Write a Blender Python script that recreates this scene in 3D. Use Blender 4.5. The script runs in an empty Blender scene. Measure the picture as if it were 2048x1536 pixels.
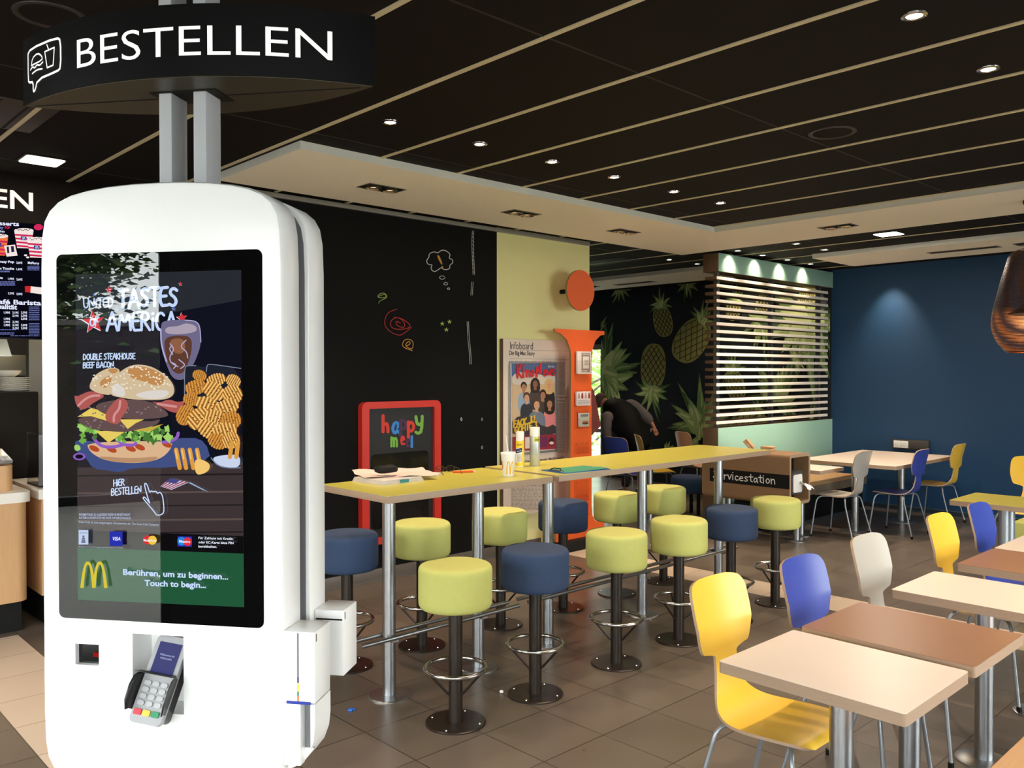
import bpy, bmesh, math, random
from math import sin, cos, pi, radians as RD
from mathutils import Vector, Matrix
random.seed(7)
C = bpy.context.scene.collection

# ------------------------------------------------------------------ camera
CAM_H = 1.72
FPX = 1695.1
YAW, PITCH, ROLL = 0.81352, -0.01299, -0.000856
_cy, _sy, _cp, _sp = cos(YAW), sin(YAW), cos(PITCH), sin(PITCH)
FW = Vector((_cy*_cp, _sy*_cp, _sp)); RT = Vector((_sy, -_cy, 0)); UP = RT.cross(FW)
RT, UP = cos(ROLL)*RT + sin(ROLL)*UP, -sin(ROLL)*RT + cos(ROLL)*UP
EYE = Vector((0, 0, CAM_H))
cam_d = bpy.data.cameras.new('camera'); cam = bpy.data.objects.new('camera', cam_d); C.objects.link(cam)
cam_d.sensor_fit = 'HORIZONTAL'; cam_d.sensor_width = 36.0; cam_d.lens = FPX/2048*36.0
cam_d.clip_start = 0.05; cam_d.clip_end = 200
m = Matrix((RT, UP, -FW)).transposed().to_4x4(); m.translation = EYE
cam.matrix_world = m
bpy.context.scene.camera = cam

# ------------------------------------------------------------------ world, exposure
sc = bpy.context.scene
sc.view_settings.view_transform = 'Standard'; sc.view_settings.look = 'None'
sc.view_settings.gamma = 1.0; sc.view_settings.use_curve_mapping = False
sc.view_settings.exposure = 0.14
W = bpy.data.worlds.new('overcast_sky'); sc.world = W; W.use_nodes = True
nt = W.node_tree; nt.nodes.clear()
o_ = nt.nodes.new('ShaderNodeOutputWorld'); b_ = nt.nodes.new('ShaderNodeBackground')
b_.inputs['Color'].default_value = (0.97, 0.98, 1.0, 1); b_.inputs['Strength'].default_value = 16.5
nt.links.new(b_.outputs[0], o_.inputs[0])

# room
CZ = 3.077; SZ = 3.028          # ceiling, soffit undersides
RX0, RX1, RY0, RY1 = -2.6, 10.8, -3.2, 10.2
WALLY = 5.84

def portal(loc, size, rot):
    l = bpy.data.lights.new('window_portal', 'AREA'); l.shape = 'RECTANGLE'; l.size, l.size_y = size
    l.cycles.is_portal = True
    o = bpy.data.objects.new('window_portal', l); o.location = loc; o.rotation_euler = rot; C.objects.link(o)
# glazed openings: (wall, from, to, z0, z1)
WIN_X = [(-2.7, -0.95), (-0.85, 0.95), (1.5, 3.3), (3.4, 5.2)]   # in the wall x = RX0, along y
WIN_Y = [(-2.3, -0.5), (3.6, 5.4), (5.6, 7.4)]           # in the wall y = RY0, along x; made up to let in daylight
WZ0, WZ1 = 0.12, 2.72
for a, b in WIN_X: portal((RX0+0.02, (a+b)/2, (WZ0+WZ1)/2), (WZ1-WZ0, b-a), (0, -pi/2, 0))
for a, b in WIN_Y: portal(((a+b)/2, RY0+0.02, (WZ0+WZ1)/2), (b-a, WZ1-WZ0), (pi/2, 0, 0))
portal((RX1-0.02, 9.68, 1.1), (2.18, 0.84), (0, pi/2, 0))

# ------------------------------------------------------------------ helpers
def s2l(c):
    c = c/255.0
    return c/12.92 if c <= 0.04045 else ((c+0.055)/1.055)**2.4
def col(r, g, b): return (s2l(r), s2l(g), s2l(b), 1)
_M = {}
def pm(name, rgb, rough=0.5, metal=0.0, var=0.0, scale=8.0, bump=0.0, spec=0.5, stretch=None, bscale=None):
    """principled material with procedural tone variation and bump"""
    if name in _M: return _M[name]
    mt = bpy.data.materials.new(name); mt.use_nodes = True; nt = mt.node_tree
    bs = nt.nodes['Principled BSDF']
    bs.inputs['Base Color'].default_value = col(*rgb); bs.inputs['Roughness'].default_value = rough
    bs.inputs['Metallic'].default_value = metal; bs.inputs['Specular IOR Level'].default_value = spec
    if var or bump:
        tc = nt.nodes.new('ShaderNodeTexCoord'); mp = nt.nodes.new('ShaderNodeMapping')
        nt.links.new(tc.outputs['Object'], mp.inputs[0])
        if stretch: mp.inputs['Scale'].default_value = stretch
        nz = nt.nodes.new('ShaderNodeTexNoise'); nz.inputs['Scale'].default_value = scale; nz.inputs['Detail'].default_value = 6
        nt.links.new(mp.outputs[0], nz.inputs['Vector'])
        if var:
            mx = nt.nodes.new('ShaderNodeMix'); mx.data_type = 'RGBA'
            c = col(*rgb)
            mx.inputs['A'].default_value = tuple(max(0, v*(1-var)) for v in c[:3])+(1,)
            mx.inputs['B'].default_value = tuple(min(1, v*(1+var)) for v in c[:3])+(1,)
            nt.links.new(nz.outputs['Fac'], mx.inputs['Factor']); nt.links.new(mx.outputs['Result'], bs.inputs['Base Color'])
        if bump:
            n2 = nz
            if bscale:
                n2 = nt.nodes.new('ShaderNodeTexNoise'); n2.inputs['Scale'].default_value = bscale
                nt.links.new(mp.outputs[0], n2.inputs['Vector'])
            bp = nt.nodes.new('ShaderNodeBump'); bp.inputs['Strength'].default_value = bump; bp.inputs['Distance'].default_value = 0.004
            nt.links.new(n2.outputs['Fac'], bp.inputs['Height']); nt.links.new(bp.outputs[0], bs.inputs['Normal'])
    _M[name] = mt
    return mt
def em(name, rgb, strength=1.0, diffuse=0.0):
    if name in _M: return _M[name]
    mt = bpy.data.materials.new(name); mt.use_nodes = True
    bs = mt.node_tree.nodes['Principled BSDF']
    bs.inputs['Base Color'].default_value = (diffuse, diffuse, diffuse, 1); bs.inputs['Roughness'].default_value = 0.6
    bs.inputs['Specular IOR Level'].default_value = 0.0
    bs.inputs['Emission Color'].default_value = col(*rgb); bs.inputs['Emission Strength'].default_value = strength
    _M[name] = mt
    return mt
def glassy(name, tint=(255, 255, 255), rough=0.0, ior=1.45, opacity=0.0):
    """thin clear sheet: transparent with a Fresnel gloss"""
    if name in _M: return _M[name]
    mt = bpy.data.materials.new(name); mt.use_nodes = True; nt = mt.node_tree; nt.nodes.clear()
    o = nt.nodes.new('ShaderNodeOutputMaterial'); tr = nt.nodes.new('ShaderNodeBsdfTransparent'); gl = nt.nodes.new('ShaderNodeBsdfGlossy')
    tr.inputs[0].default_value = col(*tint); gl.inputs['Roughness'].default_value = rough
    lw = nt.nodes.new('ShaderNodeLayerWeight'); pw = nt.nodes.new('ShaderNodeMath'); pw.operation = 'POWER'; pw.inputs[1].default_value = 5.0; mr = nt.nodes.new('ShaderNodeMapRange')
    f0 = ((ior-1)/(ior+1))**2; mr.inputs['To Min'].default_value = f0; mr.inputs['To Max'].default_value = 1.0; mx = nt.nodes.new('ShaderNodeMixShader')
    nt.links.new(lw.outputs['Facing'], pw.inputs[0]); nt.links.new(pw.outputs[0], mr.inputs['Value']); nt.links.new(mr.outputs[0], mx.inputs[0]); nt.links.new(tr.outputs[0], mx.inputs[1]); nt.links.new(gl.outputs[0], mx.inputs[2])
    nt.links.new(mx.outputs[0], o.inputs[0])
    _M[name] = mt
    return mt

class MB:
    """collects shapes, links them as ONE mesh object"""
    def __init__(s): s.bm = bmesh.new(); s.mats = []
    def mi(s, mt):
        if mt not in s.mats: s.mats.append(mt)
        return s.mats.index(mt)
    def face(s, pts, mt):
        vs = [s.bm.verts.new(p) for p in pts]
        try: f = s.bm.faces.new(vs)
        except ValueError: return None
        f.material_index = s.mi(mt); return f
    def box(s, x0, y0, z0, x1, y1, z1, mt, bev=0.0, seg=2, xf=None):
        before = set(s.bm.verts) if xf else None
        vs = [s.bm.verts.new(p) for p in ((x0,y0,z0),(x1,y0,z0),(x1,y1,z0),(x0,y1,z0),(x0,y0,z1),(x1,y0,z1),(x1,y1,z1),(x0,y1,z1))]
        fs = [s.bm.faces.new([vs[i] for i in q]) for q in ((0,3,2,1),(4,5,6,7),(0,1,5,4),(1,2,6,5),(2,3,7,6),(3,0,4,7))]
        k = s.mi(mt)
        for f in fs: f.material_index = k
        if bev:
            es = list({e for f in fs for e in f.edges})
            r = bmesh.ops.bevel(s.bm, geom=es, offset=bev, segments=seg, affect='EDGES', profile=0.5)
            for f in r['faces']: f.material_index = k
        if xf:
            for v in s.bm.verts:
                if v not in before: v.co = xf @ v.co
        return s
    def prism(s, outline, d0, d1, mt, axis='z', mt_side=None, xf=None):
        """extrude a 2-D outline between d0 and d1 along an axis"""
        def P(a, b, d):
            p = Vector((a, b, d)) if axis == 'z' else Vector((a, d, b)) if axis == 'y' else Vector((d, a, b))
            return xf @ p if xf else p
        n = len(outline)
        lo = [s.bm.verts.new(P(a, b, d0)) for a, b in outline]; hi = [s.bm.verts.new(P(a, b, d1)) for a, b in outline]
        k = s.mi(mt); ks = s.mi(mt_side or mt)
        for vs in (lo[::-1], hi):
            f = s.bm.faces.new(vs); f.material_index = k
        for i in range(n):
            f = s.bm.faces.new((lo[i], lo[(i+1) % n], hi[(i+1) % n], hi[i])); f.material_index = ks
        return s
    def lathe(s, prof, mt, seg=32, c=(0, 0, 0), xf=None, mts=None):
        c = Vector(c); rings = []
        for r, z in prof:
            if r < 1e-6:
                p = Vector((0, 0, z))+c; rings.append([s.bm.verts.new(xf @ p if xf else p)])
            else:
                ring = []
                for i in range(seg):
                    p = Vector((r*cos(2*pi*i/seg), r*sin(2*pi*i/seg), z))+c
                    ring.append(s.bm.verts.new(xf @ p if xf else p))
                rings.append(ring)
        for j in range(len(rings)-1):
            a, b = rings[j], rings[j+1]; k = s.mi(mts[j] if mts else mt)
            for i in range(seg):
                i2 = (i+1) % seg
                if len(a) == 1 and len(b) == 1: break
                vs = (a[0], b[i2], b[i]) if len(a) == 1 else (a[i], a[i2], b[0]) if len(b) == 1 else (a[i], a[i2], b[i2], b[i])
                try: f = s.bm.faces.new(vs); f.material_index = k
                except ValueError: pass
        return s
    def cyl(s, p0, p1, r0, mt, r1=None, seg=24):
        p0, p1 = Vector(p0), Vector(p1); d = p1-p0
        q = d.to_track_quat('Z', 'Y').to_matrix().to_4x4(); q.translation = p0
        return s.lathe([(0, 0), (r0, 0), (r0 if r1 is None else r1, d.length), (0, d.length)], mt, seg, xf=q)
    def tube(s, pts, r, mt, seg=10, closed=False):
        pts = [Vector(p) for p in pts]; n = len(pts); rings = []; prev = None
        for i, p in enumerate(pts):
            a = pts[(i-1) % n] if closed or i else p; b = pts[(i+1) % n] if closed or i < n-1 else p
            t = (b-a).normalized()
            if prev is None:
                u = t.orthogonal().normalized()
            else:
                u = (prev - t*prev.dot(t)).normalized()
            prev = u; v = t.cross(u); rr = r[i] if isinstance(r, (list, tuple)) else r
            rings.append([s.bm.verts.new(p+u*rr*cos(2*pi*k/seg)+v*rr*sin(2*pi*k/seg)) for k in range(seg)])
        km = s.mi(mt)
        for i in range(n if closed else n-1):
            a, b = rings[i], rings[(i+1) % n]
            for k in range(seg):
                f = s.bm.faces.new((a[k], a[(k+1) % seg], b[(k+1) % seg], b[k])); f.material_index = km
        if not closed:
            for rg in (rings[0][::-1], rings[-1]):
                f = s.bm.faces.new(rg); f.material_index = km
        return s
    def grid(s, rows, mt, closed=False):
        vr = [[s.bm.verts.new(p) for p in r] for r in rows]; k = s.mi(mt)
        for a, b in zip(vr, vr[1:]):
            n = len(a)
            for i in range(n if closed else n-1):
                f = s.bm.faces.new((a[i], a[(i+1) % n], b[(i+1) % n], b[i])); f.material_index = k
        return s
    def build(s, name, parent=None, smooth=35, loc=None, rotz=None, fixn=True):
        if fixn: bmesh.ops.recalc_face_normals(s.bm, faces=s.bm.faces)
        me = bpy.data.meshes.new(name); s.bm.to_mesh(me); s.bm.free()
        for mt in s.mats: me.materials.append(mt)
        if smooth:
            me.polygons.foreach_set('use_smooth', [True]*len(me.polygons)); me.set_sharp_from_angle(angle=RD(smooth))
        o = bpy.data.objects.new(name, me); C.objects.link(o)
        if parent: o.parent = parent
        if loc: o.location = loc
        if rotz is not None: o.rotation_euler = (0, 0, rotz)
        return o

def thing(name, label, cat, loc=(0, 0, 0), rotz=0.0, group=None):
    o = bpy.data.objects.new(name, None); C.objects.link(o); o.empty_display_size = 0.1
    o.location = loc; o.rotation_euler = (0, 0, rotz)
    return tag(o, label, cat, group)
def tag(o, label, cat, group=None):
    o['label'] = label; o['category'] = cat
    if group: o['group'] = group
    return o
def struct(o): o['kind'] = 'structure'; return o
def dup(root, loc, rotz, label, group=None, swap=None):
    """copy of a thing with copies of its parts and their sub-parts"""
    def cp(o, parent):
        c = o.copy(); C.objects.link(c)
        if parent: c.parent = parent
        if swap and o.name.split('.')[0] in swap and c.data:
            c.data = swap[o.name.split('.')[0]]
        for ch in kids.get(o.name, []): cp(ch, c)
        return c
    kids = {}
    for o in C.objects:
        if o.parent: kids.setdefault(o.parent.name, []).append(o)
    r = cp(root, None); r.location = loc; r.rotation_euler = (0, 0, rotz); r['label'] = label
    if group: r['group'] = group
    return r

# flat artwork (prints, screens, lettering): polygons on thin layers of one plane
def font_mesh(body, offset=0.0):
    cu = bpy.data.curves.new('t', 'FONT'); cu.body = body; cu.size = 1.0; cu.offset = offset; cu.resolution_u = 4
    ob = bpy.data.objects.new('t', cu); C.objects.link(ob)
    dg = bpy.context.evaluated_depsgraph_get(); dg.update()
    me = bpy.data.meshes.new_from_object(ob.evaluated_get(dg))
    vs = [v.co.xy.copy() for v in me.vertices]; fs = [list(p.vertices) for p in me.polygons]
    bpy.data.objects.remove(ob); bpy.data.curves.remove(cu); bpy.data.meshes.remove(me)
    return vs, fs
_FC = {}
HAND = {  # hand-drawn stroke letters, unit height, (advance, strokes)
 'A': (.72, [[(0,0),(.32,1),(.64,0)], [(.12,.36),(.52,.36)]]), 'B': (.62, [[(0,0),(0,1),(.36,.94),(.42,.74),(.3,.56),(0,.52),(.42,.44),(.5,.2),(.36,.03),(0,0)]]),
 'C': (.62, [[(.5,.84),(.34,1),(.12,.88),(0,.5),(.12,.1),(.34,0),(.52,.16)]]), 'D': (.66, [[(0,0),(0,1),(.32,.9),(.54,.5),(.34,.1),(0,0)]]),
 'E': (.54, [[(.44,1),(0,.98),(0,0),(.46,.02)], [(0,.52),(.36,.53)]]), 'F': (.52, [[(0,0),(0,1),(.44,1)], [(0,.52),(.34,.54)]]),
 'H': (.64, [[(0,0),(0,1)], [(.5,0),(.5,1)], [(0,.5),(.5,.52)]]), 'I': (.2, [[(.04,0),(.04,1)]]), 'i': (.24, [[(.06,0),(.06,.62)], [(.05,.88),(.08,.9)]]),
 'K': (.6, [[(0,0),(0,1)], [(.46,1),(.02,.46),(.48,0)]]), 'L': (.5, [[(0,1),(0,0),(.42,.02)]]), 'M': (.84, [[(0,0),(.1,1),(.36,.3),(.62,1),(.72,0)]]),
 'N': (.66, [[(0,0),(0,1),(.5,0),(.5,1)]]), 'O': (.7, [[(.28,1),(.06,.8),(0,.5),(.08,.14),(.28,0),(.5,.16),(.56,.5),(.5,.84),(.28,1)]]),
 'R': (.62, [[(0,0),(0,1),(.36,.95),(.44,.74),(.32,.54),(0,.48)], [(.16,.48),(.5,0)]]), 'S': (.58, [[(.46,.86),(.28,1),(.08,.9),(.06,.68),(.36,.46),(.44,.2),(.26,0),(0,.12)]]),
 'T': (.6, [[(0,1),(.54,1)], [(.26,1),(.26,0)]]), 'U': (.64, [[(0,1),(.02,.3),(.16,.02),(.38,.06),(.5,.34),(.52,1)]]),
 's': (.46, [[(.36,.5),(.2,.58),(.06,.5),(.12,.34),(.32,.22),(.28,.04),(.02,.04)]]), 'e': (.5, [[(.02,.3),(.38,.34),(.32,.54),(.14,.54),(.02,.3),(.12,.04),(.38,.08)]]),
 'r': (.4, [[(.04,.58),(.06,0)], [(.06,.38),(.2,.56),(.34,.52)]]), 'v': (.46, [[(.02,.58),(.18,0),(.38,.62)]]), 'c': (.46, [[(.36,.48),(.2,.58),(.04,.34),(.14,.02),(.38,.1)]]),
 't': (.42, [[(.18,.88),(.18,.1),(.34,.02)], [(0,.58),(.4,.6)]]), 'a': (.5, [[(.36,.5),(.18,.56),(.04,.28),(.14,.02),(.32,.16),(.37,.56),(.38,.1),(.46,.02)]]),
 'o': (.5, [[(.2,.56),(.04,.32),(.12,.04),(.3,.04),(.4,.3),(.32,.54),(.2,.56)]]), 'n': (.5, [[(.04,.58),(.06,0)], [(.06,.36),(.22,.56),(.36,.46),(.38,0)]]),
 'h': (.5, [[(.04,1),(.04,0)], [(.04,.36),(.22,.54),(.36,.42),(.38,0)]]), 'p': (.5, [[(.05,.56),(.05,-.36)], [(.05,.44),(.24,.56),(.4,.34),(.28,.04),(.05,.12)]]),
 'y': (.5, [[(.02,.58),(.08,.2),(.26,.12),(.38,.3)], [(.4,.6),(.36,-.2),(.16,-.34),(.02,-.26)]]), 'm': (.7, [[(.04,.56),(.04,0)], [(.04,.4),(.18,.56),(.3,.4),(.3,0)], [(.3,.4),(.44,.56),(.58,.4),(.58,0)]]),
 'l': (.22, [[(.06,1),(.06,0)]]), 'w': (.64, [[(.02,.58),(.12,0),(.28,.46),(.42,0),(.56,.6)]]), ' ': (.36, []), '.': (.2, [[(.06,0),(.08,.02)]]), 'G': (.66, [[(.5,.84),(.34,1),(.12,.88),(0,.5),(.12,.1),(.34,0),(.52,.16),(.52,.46),(.3,.46)]]),
 'J': (.5, [[(.4,1),(.4,.2),(.26,0),(.02,.14)]]), '3': (.5, [[(.04,.9),(.28,1),(.42,.78),(.18,.54),(.44,.3),(.28,0),(0,.1)]]), 'W': (.84, [[(0,1),(.16,0),(.38,.6),(.58,0),(.76,1)]]), '-': (.4, [[(.05,.4),(.3,.4)]]),
}
class Art:
    def __init__(s, mapf, step=0.0005, frame=(0, 0, 1)):
        s.mb = MB(); s.f = mapf; s.step = step; s.n = 0; s.fr = frame
    def frame(s, ox, oy, k): s.fr = (ox, oy, k); return s
    def up(s): s.n += 1; return s
    def P(s, x, y):
        ox, oy, k = s.fr
        return s.f(ox+x*k, oy+y*k, s.n*s.step)
    def poly(s, pts, mt, up=True):
        if up: s.n += 1
        s.mb.face([s.P(*p) for p in pts], mt)
    def smooth(s, pts, mt, it=2):
        for _ in range(it):
            q = []
            for i, p in enumerate(pts):
                r = pts[(i+1) % len(pts)]
                q += [(p[0]*.75+r[0]*.25, p[1]*.75+r[1]*.25), (p[0]*.25+r[0]*.75, p[1]*.25+r[1]*.75)]
            pts = q
        s.poly(pts, mt)
    def disc(s, x, y, rx, ry, mt, up=True, a=0, n=16):
        s.poly([(x+rx*cos(t)*cos(a)-ry*sin(t)*sin(a), y+rx*cos(t)*sin(a)+ry*sin(t)*cos(a)) for t in [2*pi*i/n for i in range(n)]], mt, up)
    def stroke(s, pts, w, mt, closed=False, up=True, caps=True):
        if up: s.n += 1
        if closed: pts = list(pts)+[pts[0]]
        for a, b in zip(pts, pts[1:]):
            dx, dy = b[0]-a[0], b[1]-a[1]; L = math.hypot(dx, dy)
            if L < 1e-9: continue
            nx, ny = -dy/L*w/2, dx/L*w/2
            s.mb.face([s.P(a[0]+nx, a[1]+ny), s.P(a[0]-nx, a[1]-ny), s.P(b[0]-nx, b[1]-ny), s.P(b[0]+nx, b[1]+ny)], mt)
        if caps:
            k0 = s.n
            for i, p in enumerate(pts):
                s.n = k0+0.2+0.05*(i % 3)
                s.disc(p[0], p[1], w/2, w/2, mt, up=False, n=8)
            s.n = k0+0.4
    def curve(s, pts, w, mt, it=2, closed=False):
        for _ in range(it):
            q = [] if closed else [pts[0]]
            for a, b in zip(pts, pts[1:]+([pts[0]] if closed else [])):
                q += [(a[0]*.75+b[0]*.25, a[1]*.75+b[1]*.25), (a[0]*.25+b[0]*.75, a[1]*.25+b[1]*.75)]
            pts = q if closed else q+[pts[-1]]
        s.stroke(pts, w, mt, closed)
    def text(s, body, p0, p1, cap, mt, off=0.0, slant=0.0):
        """lettering fitted on the baseline p0 to p1 with cap height cap"""
        s.n += 1
        key = (body, off)
        if key not in _FC: _FC[key] = font_mesh(body, off)
        vs, fs = _FC[key]
        x0 = min(v.x for v in vs); x1 = max(v.x for v in vs)
        dx, dy = p1[0]-p0[0], p1[1]-p0[1]; L = math.hypot(dx, dy)
        pts = []
        for v in vs:
            t = (v.x-x0)/(x1-x0); h = v.y/0.73*cap
            pts.append((p0[0]+dx*t+slant*h, p0[1]+dy*t-h))
        bv = [s.mb.bm.verts.new(s.P(*p)) for p in pts]; k = s.mb.mi(mt)
        for f in fs:
            try: ff = s.mb.bm.faces.new([bv[i] for i in f]); ff.material_index = k
            except ValueError: pass
    def hand(s, body, p0, p1, cap, w, mt, jit=0.0):
        tot = sum(HAND[c][0] for c in body)-0.1; x = 0.0
        dx, dy = p1[0]-p0[0], p1[1]-p0[1]
        for c in body:
            adv, st = HAND[c]; j = random.uniform(-jit, jit)*cap
            for k in st:
                pts = [(p0[0]+dx*(x+a)/tot, p0[1]+dy*(x+a)/tot-b*cap+j) for a, b in k]
                if len(pts) > 3: s.curve(pts, w, mt, 1)
                else: s.stroke(pts, w, mt)
                s.n -= 1
            x += adv
        s.n += 1
    def lines(s, x0, y0, x1, y1, n, h, mt, fill=0.9):
        """blocks of small print"""
        s.n += 1
        for i in range(n):
            y = y0+(y1-y0)*(i+.5)/n; x = x0
            while x < x1:
                w = random.uniform(.04, .16)*(x1-x0)
                s.mb.face([s.P(x, y-h/2), s.P(min(x+w, x1), y-h/2), s.P(min(x+w, x1), y+h/2), s.P(x, y+h/2)], mt)
                x += w+.025*(x1-x0)
    def star(s, x, y, r, mt, rot=-pi/2, ri=.42):
        s.poly([(x+(r if i % 2 == 0 else r*ri)*cos(rot+pi*i/5), y+(r if i % 2 == 0 else r*ri)*sin(rot+pi*i/5)) for i in range(10)], mt)
    def arches(s, x0, y0, x1, y1, w, mt):
        """double-arch letter m filling the box, stem width w"""
        s.n += 1; mid = (x0+x1)/2
        for a, b, fl in ((x0, mid+w*.5, 0), (mid-w*.5, x1, 1)):
            n = 14; out = []; inn = []
            for i in range(n+1):
                t = i/n
                xo = a+(b-a)*t; uo = abs(2*t-1); yo = y0+(y1-y0)*(uo**2.6)
                ai, bi = a+w, b-w; xi = ai+(bi-ai)*t; yi = y0+w*.9+(y1-y0-w*.9)*(uo**2.4)
                out.append((xo, min(yo, y1))); inn.append((xi, min(yi, y1)))
            for i in range(n):
                s.mb.face([s.P(*out[i]), s.P(*out[i+1]), s.P(*inn[i+1]), s.P(*inn[i])], mt)
            s.n += .3
    def build(s, name, parent=None): return s.mb.build(name, parent, smooth=0, fixn=False)

def ray(u, v): return FW + RT*((u-1024)/FPX) - UP*((v-768)/FPX)
def on_y(u, v, y):
    d = ray(u, v); return EYE + d*(y/d.y)
def on_x(u, v, x):
    d = ray(u, v); return EYE + d*(x/d.x)
def wall_map(y): return lambda u, v, e: on_y(u, v, y)+Vector((0, -e, 0))
def flat_map(o, ax, az, n):
    """art coordinates (x right, y down) in metres on a plane"""
    o, ax, az, n = Vector(o), Vector(ax), Vector(az), Vector(n)
    return lambda x, y, e: o+ax*x-az*y+n*e

# ------------------------------------------------------------------ materials
M_white = pm('white_plastic', (232, 232, 228), 0.35, var=.01)
M_plasticgrey = pm('grey_plastic', (110, 112, 114), 0.45, var=.05)
M_black = pm('black_matt', (14, 14, 13), 0.6, var=.1, spec=.25)
M_blackgloss = pm('black_gloss', (8, 8, 9), 0.12)
M_steel = pm('brushed_steel', (168, 170, 172), 0.34, 1.0, var=.08, scale=6, stretch=(1, 1, 30))
M_chrome = pm('polished_steel', (190, 190, 188), 0.2, 1.0, var=.03)
M_silver = pm('silver_paint', (150, 155, 160), 0.38, 0.6, var=.05)
M_bronze = pm('dark_bronze_paint', (46, 38, 32), 0.32, 0.3, var=.1)
M_lime = pm('lime_fabric', (196, 198, 112), 0.85, var=.05, scale=30, bump=.15, bscale=600)
M_navy = pm('navy_fabric', (46, 65, 96), 0.85, var=.08, scale=30, bump=.15, bscale=600)
M_limetop = pm('lime_laminate', (206, 197, 88), 0.32, var=.03, scale=5)
M_whitetop = pm('cream_laminate', (232, 218, 204), 0.34, var=.015)
M_browntop = pm('brown_laminate', (150, 108, 80), 0.36, var=.05, scale=40, stretch=(1, 8, 1))
M_ply = pm('plywood_edge', (168, 142, 118), 0.55, var=.14, scale=14, stretch=(1, 1, 22))
M_oak = pm('oak_veneer', (132, 102, 70), 0.5, var=.14, scale=9, stretch=(10, 1, 10))
M_yellow = pm('yellow_laminate', (232, 188, 62), 0.36, var=.02)
M_blue = pm('blue_laminate', (56, 72, 156), 0.36, var=.03)
M_grey = pm('light_grey_laminate', (176, 172, 162), 0.38, var=.02)
M_orange = pm('orange_paint', (224, 92, 30), 0.5, var=.03)
M_red = pm('red_paint', (206, 48, 36), 0.45, var=.04)
# ================================================================== SETTING
TILE = 0.4025
def floor_mat(name, rgb, rgb2, rough):
    mt = bpy.data.materials.new(name); mt.use_nodes = True; nt = mt.node_tree; N = nt.nodes.new; L = nt.links.new
    bs = nt.nodes['Principled BSDF']; bs.inputs['Specular IOR Level'].default_value = 0.5
    tc = N('ShaderNodeTexCoord'); sx = N('ShaderNodeSeparateXYZ'); L(tc.outputs['Object'], sx.inputs[0])
    def mth(op, a, b=None):
        n = N('ShaderNodeMath'); n.operation = op
        for i, v in enumerate((a, b)):
            if v is None: continue
            if isinstance(v, (int, float)): n.inputs[i].default_value = v
            else: L(v, n.inputs[i])
        return n.outputs[0]
    ds = []; ids = []
    for ax, o in (('X', 3.065), ('Y', 3.015)):
        t = mth('DIVIDE', mth('SUBTRACT', sx.outputs[ax], o), TILE)
        fr = mth('FRACT', t); ids.append(mth('FLOOR', t))
        ds.append(mth('MINIMUM', fr, mth('SUBTRACT', 1.0, fr)))
    d = mth('MINIMUM', ds[0], ds[1])
    grout = mth('LESS_THAN', d, 0.0065)
    cb = N('ShaderNodeCombineXYZ'); L(ids[0], cb.inputs[0]); L(ids[1], cb.inputs[1])
    wn = N('ShaderNodeTexWhiteNoise'); wn.noise_dimensions = '2D'; L(cb.outputs[0], wn.inputs['Vector'])
    nz = N('ShaderNodeTexNoise'); nz.inputs['Scale'].default_value = 2.2; nz.inputs['Detail'].default_value = 8; L(tc.outputs['Object'], nz.inputs['Vector'])
    f = mth('ADD', mth('MULTIPLY', wn.outputs['Value'], 0.35), mth('MULTIPLY', nz.outputs['Fac'], 0.65))
    mx = N('ShaderNodeMix'); mx.data_type = 'RGBA'; mx.inputs['A'].default_value = col(*rgb); mx.inputs['B'].default_value = col(*rgb2); L(f, mx.inputs['Factor'])
    m2 = N('ShaderNodeMix'); m2.data_type = 'RGBA'; L(grout, m2.inputs['Factor']); L(mx.outputs['Result'], m2.inputs['A'])
    m2.inputs['B'].default_value = tuple(v*.35 for v in col(*rgb)[:3])+(1,)
    L(m2.outputs['Result'], bs.inputs['Base Color'])
    L(mth('ADD', mth('MULTIPLY', nz.outputs['Fac'], 0.3), rough-.15), bs.inputs['Roughness'])
    bp = N('ShaderNodeBump'); bp.inputs['Strength'].default_value = .35; bp.inputs['Distance'].default_value = .003
    L(mth('SUBTRACT', mth('MULTIPLY', nz.outputs['Fac'], .2), grout), bp.inputs['Height']); L(bp.outputs[0], bs.inputs['Normal'])
    return mt
M_floor = floor_mat('dark_stone_tiles', (80, 72, 64), (116, 104, 92), .34)
M_floorl = floor_mat('cream_stone_tiles', (196, 176, 156), (214, 196, 176), .36)
fl = MB(); xs = [RX0, 1.0525, 1.455, 5.8825, 6.285, RX1]
for i, (a, b) in enumerate(zip(xs, xs[1:])):
    if i in (1,): 
        fl.face([(a, RY0, 0), (b, RY0, 0), (b, 6.27, 0), (a, 6.27, 0)], M_floorl); fl.face([(a, 6.27, 0), (b, 6.27, 0), (b, RY1, 0), (a, RY1, 0)], M_floor)
    else: fl.face([(a, RY0, 0), (b, RY0, 0), (b, RY1, 0), (a, RY1, 0)], M_floorl if i == 3 else M_floor)
struct(fl.build('floor', smooth=0))

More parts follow.
